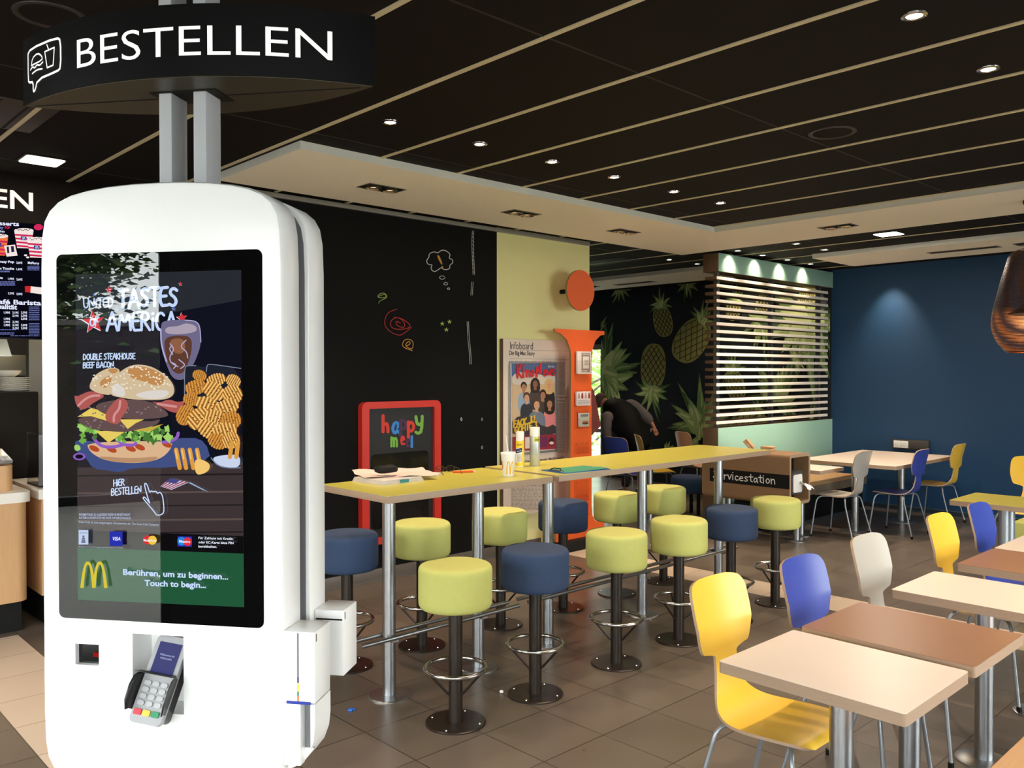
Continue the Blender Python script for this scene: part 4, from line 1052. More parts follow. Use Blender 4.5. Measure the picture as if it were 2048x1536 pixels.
al.build('lettering', sg)
# ================================================================== THINGS ON THE WALLS
# chalk marks painted on the black wall
ch_ = Art(wall_map(WALLY-.0006), .0003); kw, kr, ko_, kg = pm('chalk_white', (200, 200, 194), .9, var=.2, scale=90), pm('chalk_red', (176, 50, 44), .9, var=.2, scale=90), pm('chalk_ochre', (196, 142, 66), .9, var=.2, scale=90), pm('chalk_green', (150, 176, 88), .9, var=.2, scale=90)
ch_.frame(640, 400, .29297)
for a_ in ([(1045, 210), (1040, 300), (1046, 420), (1050, 510)], [(1040, 560), (1034, 650)], [(1008, 830), (1012, 940), (1024, 1040), (1026, 1120)]):
    ch_.curve([(x-5, y) for x, y in a_], 2.6, kw); ch_.curve([(x+5, y) for x, y in a_], 2.6, kw)
for y in range(225, 510, 26): ch_.stroke([(1040, y), (1049, y+12)], 2.4, kw)
ch_.curve([(740, 390), (720, 420), (740, 445), (765, 440), (750, 470), (775, 492), (800, 480), (822, 460), (845, 478), (885, 470), (880, 445), (905, 430), (900, 405), (875, 400), (888, 370), (850, 342), (820, 345), (800, 365), (780, 352), (742, 365), (740, 390)], 5, kw)
ch_.smooth([(792, 380), (808, 374), (834, 436), (826, 446)], ko_); ch_.disc(830, 460, 7, 9, ko_)
for x, y, rx, ry in ((830, 530, 19, 12), (854, 572, 14, 9), (873, 606, 9, 6)): ch_.curve([(x+rx*cos(t), y+ry*sin(t)) for t in [i*.7 for i in range(9)]], 4, kw)
for x, y in ((830, 845), (879, 832), (858, 886)): ch_.star(x, y, 17, kg)
ch_.curve([(545, 840), (510, 825), (520, 860), (575, 875), (570, 830), (520, 795), (470, 830), (485, 880), (560, 885), (625, 865), (560, 810), (500, 800)], 5, kr); ch_.curve([(520, 745), (450, 770), (430, 850), (470, 900), (535, 928), (570, 910), (620, 868)], 4.5, kr)
ch_.curve([(585, 995), (612, 985), (605, 960), (575, 985), (590, 1008), (628, 1020), (632, 960), (580, 945), (552, 985), (570, 1010), (625, 1028)], 5, ko_)
ch_.curve([(390, 660), (440, 640), (450, 665), (395, 670), (385, 650), (430, 630), (460, 665), (400, 690), (395, 705)], 4, kg)
for x, y in ((960, 1500), (1100, 1498), (1100, 1690), (958, 1496)): ch_.curve([(x, y-12), (x+6, y), (x, y+10), (x-6, y), (x, y-12)], 2.6, kw)
ch_.build('chalk_marks', wall_l)
# red framed play board
t = thing('play_board', 'black board in a rounded red frame with coloured chalk lettering, on the black wall', 'board', (4.21, WALLY, .90))
b = MB(); o, i = rrect(-.405, -.585, .405, .585, .05, 6), rrect(-.335, -.53, .335, .53, .012, 6); n = len(o)
for y0, y1 in ((-.058, 0),):
    vo = [[b.bm.verts.new((p[0], y, p[1])) for p in o] for y in (y0, y1)]; vi = [[b.bm.verts.new((p[0], y, p[1])) for p in i] for y in (y0, y1)]; k = b.mi(M_red)
    for j in range(n):
        j2 = (j+1) % n
        for q in ((vo[0][j], vo[0][j2], vo[1][j2], vo[1][j]), (vi[0][j2], vi[0][j], vi[1][j], vi[1][j2]), (vo[0][j2], vo[0][j], vi[0][j], vi[0][j2]), (vo[1][j], vo[1][j2], vi[1][j2], vi[1][j])): b.bm.faces.new(q).material_index = k
b.build('frame', t)
MB().box(-.335, -.03, -.53, .335, -.001, .53, pm('board_black', (26, 26, 26), .55)).build('panel', t)
MB().prism(rrect(-.30, -.46, .285, .155, .04, 6), -.036, -.03, pm('film_panel', (18, 18, 19), .14, bump=.5, bscale=9), axis='y').build('plastic_window', t)
a = Art(lambda u, v, e: on_y(u, v, WALLY-.0306)-Vector((4.21, WALLY, .90))+Vector((0, -e, 0)), .0003, (740, 800, .09766))
hp = {c: pm('chalk_'+n_, r, .85, var=.25, scale=120) for c, n_, r in (('r', 'tomato', (206, 62, 52)), ('b', 'azure', (64, 132, 206)), ('p', 'plum', (74, 48, 76)), ('g', 'apple', (120, 176, 72)))}
for g_, k_, x, y, s_, w_ in (('h', 'r', 255, 650, 330, 66), ('a', 'b', 440, 700, 440, 62), ('p', 'p', 608, 610, 360, 62), ('p', 'r', 766, 660, 380, 64), ('y', 'g', 930, 560, 380, 62)):
    a.hand(g_, (x, y), (x+.4*s_*.9, y), s_, w_, hp[k_])
for g_, k_, x, y, s_, w_ in (('m', 'g', 425, 950, 330, 44), ('e', 'r', 625, 920, 310, 44), ('a', 'p', 728, 965, 300, 46), ('l', 'b', 842, 960, 215, 52)):
    a.hand(g_, (x, y), (x+(HAND[g_][0]-.1)*s_*.62, y), s_, w_, hp[k_])
a.build('lettering', t)
# info board with newspaper print and a film poster
t = thing('info_board', 'thick newspaper-printed info board on the pale lemon wall with a film magazine poster', 'board', (5.36, WALLY, 0))
b = MB(); b.box(0, -.05, .37, 1.02, 0, 2.04, pm('newsprint_board', (224, 206, 190), .6, var=.01), .001)
for f in b.bm.faces:
    if f.normal.x < -.9: f.material_index = b.mi(M_wenge)
b.build('panel', t)
a = Art(lambda u, v, e: on_y(u, v, WALLY-.0506)-Vector((5.36, WALLY, 0))+Vector((0, -e, 0)), .0003)
pk, pg = pm('print_black', (44, 40, 38), .7), pm('print_grey', (140, 128, 120), .7)
a.text('Infoboard', (1020, 698), (1066, 699), 15, pk); a.text('Die Big Mac Story', (1018, 709.5), (1069.5, 711), 8.6, pk, .02)
a.stroke([(1040, 700.5), (1138, 702)], .6, pg); a.stroke([(1018, 717), (1138, 719)], .5, pg)
random.seed(11)
a.lines(1113.5, 724, 1130, 790, 30, 1.1, pg); a.lines(1113.5, 806, 1130, 906, 44, 1.1, pg); a.text('Erfolgsrezept', (1114, 796), (1134, 796.5), 4, pk); a.text('Hamburger', (1114, 803), (1131, 803.5), 4, pk)
a.lines(1018, 722.5, 1110, 723.5, 1, 1, pg); a.lines(1015.5, 730, 1017, 906, 60, 1.2, pg); a.lines(1022, 965, 1100, 1020, 22, 1.1, pg)
a.text("Der Mann hinter McDonald's", (1050, 925), (1128, 917), 5, pk, .01); a.lines(1020, 940, 1130, 960, 8, 1.0, pg)
a.build('print', t)
fr = MB(); p_ = [Vector((p.x-5.36, 0, p.z)) for p in (on_y(1020, 909, 5.785), on_y(1112, 897, 5.785), on_y(1112, 727, 5.785), on_y(1020, 725, 5.785))]
x0, x1, z0, z1 = p_[0].x-.012, p_[1].x+.012, p_[0].z-.012, p_[2].z+.012
for q in ((x0, z0, x1, z0+.018), (x0, z1-.018, x1, z1), (x0, z0+.018, x0+.018, z1-.018), (x1-.018, z0+.018, x1, z1-.018)): fr.box(q[0], -.062, q[1], q[2], -.0515, q[3], M_silver, .002)
po = fr.build('poster_frame', t)
a = Art(lambda u, v, e: on_y(u, v, WALLY-.054)-Vector((5.36, WALLY, 0))+Vector((0, -e*.7, 0)), .0002, (1000, 660, .17578))
def pr_(n, c): return pm('poster_'+n, c, .5)
a.poly([(135, 378), (628, 385), (628, 1352), (140, 1378)], pr_('sand', (206, 178, 140)))
a.poly([(135, 378), (628, 385), (628, 520), (135, 530)], pr_('sky', (84, 106, 150))); a.smooth([(135, 500), (300, 470), (500, 520), (628, 500), (628, 640), (400, 600), (135, 640)], pr_('haze', (214, 200, 184)))
sk = [pr_('skin', (206, 158, 124)), pr_('skin2', (176, 124, 92)), pr_('skin3', (140, 96, 70))]; hr = [pr_('hair', (44, 32, 28)), pr_('hair2', (84, 58, 40)), pr_('hair3', (206, 172, 116))]
def fig(x, y, s, top, hair, skin, long=False, w=1.0):
    a.smooth([(x-62*s*w, y+300*s), (x-70*s*w, y+110*s), (x-30*s, y+58*s), (x+30*s, y+58*s), (x+70*s*w, y+110*s), (x+62*s*w, y+300*s)], top)
    if long: a.smooth([(x-52*s, y+110*s), (x-58*s, y-20*s), (x-20*s, y-68*s), (x+24*s, y-66*s), (x+58*s, y-10*s), (x+52*s, y+110*s)], hair)
    else: a.disc(x, y-16*s, 36*s, 46*s, hair)
    a.poly([(x-12*s, y+30*s), (x+12*s, y+30*s), (x+16*s, y+72*s), (x-16*s, y+72*s)], skin); a.disc(x, y+6*s, 27*s, 40*s, skin)
    a.disc(x-10*s, y, 4*s, 3*s, hr[0], n=6); a.disc(x+10*s, y, 4*s, 3*s, hr[0], n=6); a.stroke([(x-9*s, y+24*s), (x+9*s, y+24*s)], 3*s, pr_('lip', (150, 70, 64)))
fig(270, 650, 1.0, pr_('lightblue', (150, 170, 190)), hr[0], sk[1]); fig(400, 610, 1.0, pr_('darkfloral', (70, 62, 58)), hr[0], sk[2], True); fig(556, 620, 1.0, pr_('black', (36, 32, 32)), hr[2], sk[0], True)
fig(485, 740, 1.05, pr_('olive', (66, 60, 48)), hr[0], sk[1]); fig(300, 770, 1.05, pr_('charcoal', (50, 50, 56)), hr[1], sk[0]); fig(560, 840, 1.1, pr_('pink', (216, 130, 128)), hr[0], sk[1], True); fig(412, 850, 1.2, pr_('denim', (110, 120, 136)), hr[1], sk[0], False, 1.25)
a.smooth([(140, 1000), (330, 960), (500, 1120), (628, 1060), (628, 1210), (140, 1230)], pr_('shade', (58, 54, 54)), 1)
a.poly([(140, 1215), (628, 1185), (628, 1352), (140, 1378)], pr_('band', (150, 40, 56))); a.poly([(280, 1220), (330, 1217), (330, 1345), (280, 1350)], pr_('card', (220, 204, 190))); a.poly([(445, 1215), (535, 1208), (535, 1330), (445, 1336)], pr_('violet', (110, 40, 84))); a.disc(580, 1270, 32, 50, pr_('cocoa', (60, 34, 30))); a.disc(580, 1285, 26, 18, pr_('cream', (220, 200, 180)))
a.hand('Ki', (192, 545), (268, 540), 150, 22, pr_('titlered', (206, 38, 48))); a.hand('no', (292, 535), (380, 530), 130, 20, pr_('titlered', (206, 38, 48)))
a.hand('N', (412, 530), (462, 525), 140, 22, pr_('titlered', (206, 38, 48))); a.hand('ews', (484, 528), (612, 520), 130, 18, pr_('titlered', (206, 38, 48)))
a.hand('FACK JU', (150, 1110), (385, 1045), 72, 15, pr_('titleyellow', (222, 180, 52))); a.hand('GOHTE 3', (160, 1178), (410, 1108), 72, 15, pr_('titleyellow', (222, 180, 52)))
a.disc(206, 1082, 5, 6, pr_('titleyellow', (222, 180, 52))); a.text('Berlin', (538, 424), (608, 428), 26, pr_('cardw', (226, 220, 214)), .01)
a.build('poster', po)
# orange i-shaped info stand in front of the wall
t = thing('info_stand', 'tall orange stand shaped like a letter i with round dot, holding brochures', 'stand', (6.214, 5.60, 0))
D0, D1 = -.012, .012
M_iedge = pm('tan_board_edge', (150, 130, 84), .6)
MB().prism([(.20*cos(a), 2.53+.20*sin(a)) for a in [2*pi*i/48 for i in range(48)]], D0, D1, M_orange, axis='y', mt_side=M_iedge).build('dot', t)
MB().cyl((-.03, .012, 2.53), (-.03, .228, 2.53), .022, M_black).build('dot_bracket', t)
q = [(.354, 2.142), (.354, 2.105), (.29, 2.095), (.215, 2.04), (.172, 1.95), (.160, 1.85), (.160, .40), (.172, .30), (.215, .235), (.354, .215), (.354, .10), (-.354, .10), (-.354, .215), (-.215, .235), (-.172, .30), (-.155, .40), (-.140, 1.85), (-.150, 1.95), (-.20, 2.04), (-.29, 2.10), (-.37, 2.115), (-.37, 2.142)]
MB().prism(q, D0, D1, M_orange, axis='y', mt_side=M_iedge).build('body', t)
MB().box(-.36, -.10, 0, .36, .12, .10, M_black, .004).build('base', t)
M_acryl = glassy('clear_acrylic', (248, 246, 244), .02, 1.4)
def iz(v): return on_y(1160, v, 5.6).z
for v0, v1 in ((705, 748), (782, 812), (823, 856), (886, 906), (962, 1000), (992, 1030)):
    z1, z0 = iz(v0), iz(v1); h = MB()
    zt = z0+(z1-z0)*.62; h.face([(-.10, -.05, z0), (.115, -.05, z0), (.115, -.05, zt), (-.10, -.05, zt)], M_acryl); h.face([(-.10, -.05, z0), (.115, -.05, z0), (.115, -.013, z0), (-.10, -.013, z0)], M_acryl); h.face([(-.10, -.013, z0), (.115, -.013, z0), (.115, -.013, z1+.01), (-.10, -.013, z1+.01)], M_acryl)
    o = h.build('brochure_holder', t)
    for x in (-.07, .085): MB().lathe([(.005, 0), (.004, .004), (0, .005)], M_chrome, 10, xf=Matrix.Translation((x, -.018, z1-.005)) @ Matrix.Rotation(pi/2, 4, 'X')).build('screw', o)
def booklet(x0, x1, v0, v1, label, art, name='brochure', y=-.045, th=.022):
    z0, z1 = iz(v1), iz(v0)
    t2 = thing(name, label, 'brochure', (6.214+(x0+x1)/2, 5.60+y, z0), 0, 'brochures on the orange stand'); w_, h_ = x1-x0, z1-z0
    MB().box(-w_/2, 0, .004, w_/2, th, h_, M_paper, .001).build('pages', t2)
    a = Art(flat_map((-w_/2, -.0002, h_), (1, 0, 0), (0, 0, 1), (0, -1, 0)), .0002); art(a, w_, h_); a.build('cover', t2)
def art1(a, w, h):
    a.poly([(0, 0), (w, 0), (w, h), (0, h)], pr_('paperw', (232, 222, 212))); a.poly([(w*.3, h*.06), (w*.94, h*.06), (w*.94, h*.92), (w*.3, h*.92)], pr_('fretwork', (150, 132, 122))); a.poly([(w*.4, h*.22), (w*.84, h*.22), (w*.84, h*.76), (w*.4, h*.76)], pr_('paperw', (232, 222, 212)))
    for k in range(26): a.disc(w*(.33+.58*random.random()), h*random.choice((.12, .86)), w*.025, w*.025, pr_('paperw', (232, 222, 212)), n=6)
    a.lines(w*.48, h*.36, w*.78, h*.62, 5, h*.02, pk)
def art2(a, w, h):
    a.poly([(0, 0), (w, 0), (w, h), (0, h)], pr_('cardw2', (236, 226, 222)))
    for k in range(4):
        x = w*(.14+.25*k); a.smooth([(x-w*.09, h*.5), (x-w*.06, h*.1), (x+w*.05, h*.06), (x+w*.1, h*.5)], pr_('berry', (150, 60, 56)) if k % 2 else pr_('shadowrose', (196, 150, 140)))
    a.lines(w*.06, h*.6, w*.94, h*.92, 4, h*.03, pg)
def art3(a, w, h):
    a.poly([(0, 0), (w, 0), (w, h), (0, h)], pr_('softgreen', (188, 190, 174))); a.lines(w*.1, h*.08, w*.9, h*.3, 3, h*.06, pk); a.disc(w*.6, h*.66, w*.34, h*.12, pr_('bunprint', (186, 120, 66))); a.disc(w*.6, h*.76, w*.34, h*.08, pr_('pattyprint', (90, 54, 40)))
booklet(-.088, .112, 703, 748, 'booklet with an ornamental grey frame in the top holder of the orange stand', art1)
booklet(-.095, .105, 783, 811, 'row of pale cards with red motifs in the second holder of the orange stand', art2)
booklet(-.055, .085, 826, 853, 'small greenish leaflet with a burger picture in the third holder of the orange stand', art3)
# magazine sticking out behind the stand
b = MB(); b.prism([(.0, 0), (.26, .16), (.16, .50), (.03, .66), (-.06, .40)], 0, .012, pm('magazine_cover', (112, 54, 48), .35, var=.3, scale=9), axis='y', mt_side=M_paper)
o = tag(b.build('magazine'), 'reddish magazine sticking out behind the right edge of the orange stand', 'magazine'); o.location = (6.33, 5.65, 1.02)
pk_ = MB(); pk_.face([(.06, .075, .95), (.20, .075, .95), (.20, .075, 1.15), (.06, .075, 1.15)], M_acryl); pk_.build('magazine_pocket', t)

# ================================================================== THINGS ON THE HIGH TABLES
TZ = 1.1205
t = thing('paper_cup', 'white paper cup with a yellow arched letter and a straw, on the near high table', 'cup', (3.372, 3.60, TZ))
M_cup = pm('cup_paper', (240, 238, 232), .5)
MB().lathe([(0, 0), (.030, 0), (.0315, .004), (.043, .128), (.041, .128)], M_cup, 36).build('cup_body', t, 60)
MB().lathe([(.041, .126), (.0455, .128), (.0455, .134), (.042, .138), (.040, .135), (0, .135)], pm('cup_lid', (244, 244, 242), .3), 36).build('lid', t)
MB().cyl((.006, .006, .13), (-.006, .014, .235), .0036, M_cup, seg=12).build('straw', t)
ca = math.atan2(-3.6, -3.37)+.30
def cup_map(x, y, e):
    z = .118-y; r = .0315+(.043-.0315)*z/.128+.0006+e; a_ = ca+x/.038
    return Vector((r*cos(a_), r*sin(a_), z))
a = Art(cup_map, .0002); a.arches(-.026, .030, .030, .106, .0085, pm('arch_yellow', (236, 176, 30), .5)); a.poly([(-.060, .03), (-.050, .03), (-.050, .075), (-.060, .075)], pm('cup_red', (206, 50, 50), .5)); a.build('logo', t)
def can(x, y, r, h, label, capm, bodym, art):
    t = thing('spray_can', label, 'can', (x, y, TZ), 0, 'cleaning cans on the high table')
    MB().lathe([(0, 0), (r*.94, 0), (r, .003), (r, h*.76), (r*.97, h*.78), (0, h*.78)], bodym, 36).build('can_body', t)
    MB().lathe([(r*.99, h*.775), (r*.99, h*.98), (r*.93, h), (0, h)], capm, 36).build('cap', t)
    a0 = math.atan2(-y, -x)
    def cm(px, py, e):
        aa = a0+px/r; return Vector(((r+.0004+e)*cos(aa), (r+.0004+e)*sin(aa), h*.76-py))
    a = Art(cm, .0002)
    def band(p0, p1, y0, y1, mt, sl=0):
        for i in range(12):
            q0 = p0+(p1-p0)*i/12; q1 = p0+(p1-p0)*(i+1)/12
            a.poly([(q0, y0-sl*q0), (q1, y0-sl*q1), (q1, y1-sl*q1), (q0, y1-sl*q0)], mt, up=False)
        a.n += 1
    art(a, band, r); a.build('label_print', t)
M_canyel, M_cannavy = pm('can_yellow', (240, 206, 30), .4), pm('can_navy', (24, 36, 92), .4)
def c1(a, band, r):
    band(-r*1.5, r*1.5, 0, .16, M_paper); band(-r*1.5, r*1.5, .005, .05, M_canyel); band(-r*1.5, r*1.5, .05, .078, M_cannavy, .25); band(r*.5, r*1.5, .0, .16, M_canyel); band(-r*1.5, r*1.5, .142, .165, M_canyel)
    a.n += 1; a.text('Power', (-.018, .035), (.012, .031), .012, M_cannavy, .02); a.lines(-.02, .088, .012, .136, 9, .0022, pg)
    for k in range(4): a.disc(-.016+.01*k, .071-.002*k, .003, .003, M_paper, n=8)
def c2(a, band, r):
    band(-r*.1, r*1.3, .002, .034, pm('can_lime', (196, 190, 44), .4)); a.n += 1; a.lines(r*.05, .017, r*1.1, .024, 1, .006, pk); a.lines(-r*.9, .05, r*.6, .12, 6, .002, M_silver)
can(3.752, 3.895, .0265, .226, 'yellow and navy printed cleaning can with white cap on the far high table', pm('can_cap', (236, 232, 222), .4), M_paper, c1)
can(3.862, 3.872, .0330, .250, 'taller plain silver spray can with white cap, right of the yellow one', pm('can_cap', (236, 232, 222), .4), pm('can_silver', (190, 194, 192), .35, .5), c2)
# clipboard with green paper
t = thing('clipboard', 'blue clipboard with green sheet lying at the near corner of the far high table', 'clipboard', (3.88, 3.53, TZ), -.10)
MB().prism(rrect(-.19, -.115, .19, .115, .012, 4), 0, .004, pm('clipboard_blue', (40, 92, 170), .4)).build('board', t)
sh = MB(); sh.grid([[(-.165+.335*i/8, -.108+.218*j/6, .0048+.004*(i/8)**2*(1+sin(j))) for i in range(9)] for j in range(7)], pm('green_sheet', (66, 158, 122), .5)); sh.build('green_sheet', t, 80)
MB().box(-.178, -.06, .004, -.15, .06, .011, M_chrome, .003).build('clip', t); MB().tube([(-.164, -.05, .012), (-.150, -.03, .020), (-.150, .03, .020), (-.164, .05, .012)], .003, M_black, 8).build('clip_lever', t)
# newspapers, pink sheet, black case, ruler-like folder, glasses, orange pen
t = thing('newspaper', 'folded newspaper with white and teal spine under a pink sheet on the near high table', 'newspaper', (2.735, 3.89, TZ), .06)
b = MB()
for i in range(4): b.box(-.15+.004*i, -.135+.003*i, .006*i, .14-.003*i, .135, .006*i+.0056, pm('newsprint', (206, 198, 188), .8, var=.12, scale=40), .0015)
b.build('pages', t); MB().box(-.03, -.1362, .003, .03, -.134, .02, pm('teal_print', (44, 130, 134), .6)).build('teal_mark', t)
sh = MB(); sh.grid([[(-.20+.42*i/10, -.11+.30*j/8, .0265+.012*abs(i/10-.5)*(1+sin(j*.8+i*.5))*.5+.004*sin(i*1.3)+(.012 if j > 6 else 0)) for i in range(11)] for j in range(9)], pm('pink_sheet', (240, 208, 196), .7))
o = tag(sh.build('pink_sheet', None, 80), 'crumpled pale pink sheet lying over the newspaper on the near high table', 'paper'); o.location = (2.80, 3.93, TZ); o.rotation_euler = (0, 0, -.35)
b = MB(); b.lathe([(0, 0), (.03, 0), (.046, .006), (.05, .02), (.046, .033), (.03, .042), (0, .044)], M_black, 32)
for v in b.bm.verts: v.co.x *= 1.35; v.co.z += .004*sin(v.co.x*40)
o = tag(b.build('glasses_case', None, 60), 'black oval case lying on the pink sheet on the near high table', 'case'); o.location = (2.735, 3.92, TZ+.043); o.rotation_euler = (0, .06, -.5)
b = MB(); b.box(-.13, -.05, 0, .13, .05, .014, pm('clear_folder', (222, 214, 196), .4), .003)
o = tag(b.build('plastic_sleeve', None), 'flat whitish plastic sleeve beside the pink sheet on the near high table', 'folder'); o.location = (3.01, 3.99, TZ); o.rotation_euler = (0, 0, -.9)
t = thing('eyeglasses', 'dark rimmed eyeglasses lying open on the near high table beside the orange pen', 'glasses', (3.215, 3.99, TZ), -.35)
M_rim = pm('dark_rim', (46, 40, 26), .4)
for sx in (-1, 1):
    r_ = MB(); r_.tube([(sx*(.033+.026*cos(a_)), 0, .022+.019*sin(a_)) for a_ in [2*pi*i/24 for i in range(24)]], .0022, M_rim, 8, closed=True); r_.build('rim', t)
    g = MB(); g.face([(sx*.033+.0245*cos(a_), 0, .022+.0175*sin(a_)) for a_ in [2*pi*i/24 for i in range(24)]], M_acryl); g.build('lens', t, 0)
    MB().tube([(sx*.060, 0, .030), (sx*.064, -.01, .030), (sx*.062, -.09, .026), (sx*.058, -.14, .004)], .0022, M_rim, 8).build('temple', t)
MB().tube([(-.008, 0, .026), (0, 0, .030), (.008, 0, .026)], .0022, M_rim, 8).build('bridge', t)
b = MB(); b.cyl((-.07, 0, .006), (.055, 0, .006), .0058, pm('pen_orange', (232, 84, 24), .4), seg=14); b.cyl((.055, 0, .006), (.072, 0, .006), .0055, M_paper, .0012, seg=14)
o = tag(b.build('pen'), 'orange ballpoint pen lying on the near high table', 'pen'); o.location = (3.29, 3.90, TZ); o.rotation_euler = (0, 0, -.55)
# litter on the floor
b = MB(); b.box(-.016, -.012, 0, .016, .012, .008, pm('blue_scrap', (40, 110, 210), .5), .003); b.box(.004, -.02, 0, .02, 0, .005, pm('blue_scrap', (40, 110, 210), .5), .002)
o = tag(b.build('paper_scrap'), 'small blue scrap on the floor tiles left of the nearest table foot', 'litter'); o.location = (2.356, 3.689, .001); o.rotation_euler = (0, 0, .5)
b = MB(); b.lathe([(0, 0), (.010, .002), (.012, .008), (.006, .014), (0, .015)], M_paper, 9)
o = tag(b.build('paper_scrap'), 'small white crumb on the floor between the two nearest stools', 'litter'); o.location = (3.073, 3.335, .001)

# ================================================================== LAMPS
WARM = (1.0, .77, .56)
M_lens = em('lamp_lens', (255, 236, 214), 14.0)
def lamp(parent, power, angle, blend, z=-.02, rad=.03, c=WARM, rot=None):
    l = bpy.data.lights.new('lamp_light', 'SPOT'); l.energy = power; l.spot_size = angle; l.spot_blend = blend; l.color = c; l.shadow_soft_size = rad
    o = bpy.data.objects.new('lamp_light', l); C.objects.link(o); o.parent = parent; o.location = (0, 0, z)
    if rot: o.rotation_euler = rot
    return o
RING = MB().lathe([(.030, -.004), (.034, -.007), (.047, -.004), (.048, 0), (.030, 0)], M_chrome, 28).build('trim_ring'); LENS = MB().lathe([(0, -.003), (.030, -.003), (.030, 0)], M_lens, 24).build('lens')
RING.location.z = LENS.location.z = 0
rd_, ld_ = RING.data, LENS.data; bpy.data.objects.remove(RING); bpy.data.objects.remove(LENS)
def downlight(x, y, label, group, power, ang=1.7, blend=.6, aim=None):
    t = thing('downlight', label, 'downlight', (x, y, CZ), 0, group)
    for n_, d_ in (('trim_ring', rd_), ('lens', ld_)):
        o = bpy.data.objects.new(n_, d_); C.objects.link(o); o.parent = t
    lamp(t, power, ang, blend, rot=aim)
P0 = 84
row = ['nearest the kiosk', 'second from the kiosk', 'third from the kiosk', 'fourth from the kiosk', 'fifth from the kiosk', 'farthest from the kiosk, near the soffit corner']
for i, x in enumerate((2.68, 3.32, 3.94, 4.56, 5.25, 5.87)): downlight(x, 3.79, 'round ceiling downlight over the high tables, '+row[i], 'downlights over the high tables', P0*.56)
for x, lb in ((3.335, 'round ceiling downlight at the top right, nearer of the two over the low tables'), (4.159, 'round ceiling downlight at the right edge, second of the two over the low tables')): downlight(x, 1.302, lb, 'downlights over the low tables', P0*.82)
for x, lb in ((2.5, 1), (5.0, 2), (5.85, 3)): downlight(x, 1.302, 'round ceiling downlight over the low tables, outside the picture', 'downlights outside the picture', P0*.82)
for x in (0.2, 1.4): downlight(x, 3.79, 'round ceiling downlight beside the kiosk, outside the picture', 'downlights outside the picture', P0*.8)
for x, y, lb in ((8.30, 4.43, 'round downlight in the far ceiling in front of the slatted screen, near the soffit'), (8.93, 4.43, 'round downlight in the far ceiling, next to the end of the far soffit'), (10.14, 4.60, 'round downlight beside the far soffit corner')):
    downlight(x, y, lb, 'downlights before the slatted screen', P0*1.5)
for i, x in enumerate((8.30, 8.83, 9.40, 9.97)):
    downlight(x, 5.13, 'round downlight washing the mint header, %s from the left' % ('first', 'second', 'third', 'fourth')[i], 'downlights washing the header', 20, 1.6, 1.0, (.55, 0, 0))
downlight(10.50, 4.46, 'round downlight casting a glow on the upper blue wall', 'downlights before the slatted screen', 95, 1.2, 1.0, (0, -.25, 0))
for y, lb in ((5.58, 'round downlight hidden behind the slatted screen, nearer to it'), (6.5, 'round downlight hidden behind the slatted screen, farther from it')): downlight(10.45, y, lb, 'downlights at the pineapple wall', 30, 2.2, .6)
for x, lb in ((8.346, 'round downlight in the back ceiling left of the screen, nearer one'), (8.923, 'round downlight in the back ceiling left of the screen, farther one')): downlight(x, 6.09, lb, 'downlights at the pineapple wall', P0*.6)
M_reflect = pm('lamp_reflector', (206, 196, 176), .18, .9); M_glow = em('spot_glow', (255, 226, 170), 1.3)
def twin(x, y, rz, label):
    t = thing('twin_spotlight', label, 'spotlight', (x, y, SZ), rz, 'twin spotlights in the soffit')
    b = MB(); 
    for q in ((-.155, -.085, .155, -.075), (-.155, .075, .155, .085), (-.155, -.075, -.145, .075), (.145, -.075, .155, .075)): b.box(q[0], q[1], -.004, q[2], q[3], .001, pm('spot_frame', (120, 112, 96), .4, .5))
    b.build('frame', t); MB().box(-.145, -.075, -.001, .145, .075, .0005, M_black).build('recess', t)
    for sx in (-.07, .07):
        sp = MB().lathe([(.055, -.001), (.062, -.014), (.056, -.016), (.046, -.006), (.022, -.004)], M_reflect, 28, c=(sx, 0, 0)).build('spot_head', t)
        MB().lathe([(0, -.007), (.022, -.004), (.022, -.001)], M_glow, 20, c=(sx, 0, 0)).build('bulb', sp)
    lamp(t, 60, 1.5, .8, -.03, .05)
for i, x in enumerate((3.46, 4.83, 6.15)): twin(x, 5.0, 0, 'recessed twin spotlight in the cream soffit before the black wall, %s from the kiosk' % ('first', 'second', 'third')[i])
twin(7.34, 3.52, pi/2, 'recessed twin spotlight in the cream soffit arm right of the corner')
twin(9.69, 8.55, pi/2, 'recessed twin spotlight in the far soffit beside the orange dot'); twin(9.70, 2.62, pi/2, 'recessed twin spotlight in the far soffit at the right picture edge')
M_panel = em('panel_lamp', (255, 238, 214), 9.0)
def panel(x, y, rz, label, p):
    t = thing('panel_light', label, 'ceiling light', (x, y, CZ), rz, 'square ceiling panel lights')
    MB().prism(rrect(-.125, -.125, .125, .125, .012, 3), -.006, .0, M_black).build('frame', t); MB().prism(rrect(-.11, -.11, .11, .11, .02, 4), -.009, -.004, M_panel).build('diffuser', t)
    l = bpy.data.lights.new('lamp_light', 'AREA'); l.size = .2; l.energy = p; l.color = (1, .86, .70); o = bpy.data.objects.new('lamp_light', l); C.objects.link(o); o.parent = t; o.location = (0, 0, -.012)
panel(1.545, 5.985, 0, 'bright square ceiling light left of the kiosk above the counter', 9); panel(8.37, 3.50, 0, 'bright square ceiling light in the far ceiling before the blue wall', 26)
M_vent = pm('vent_grille', (150, 138, 118), .5, .3)
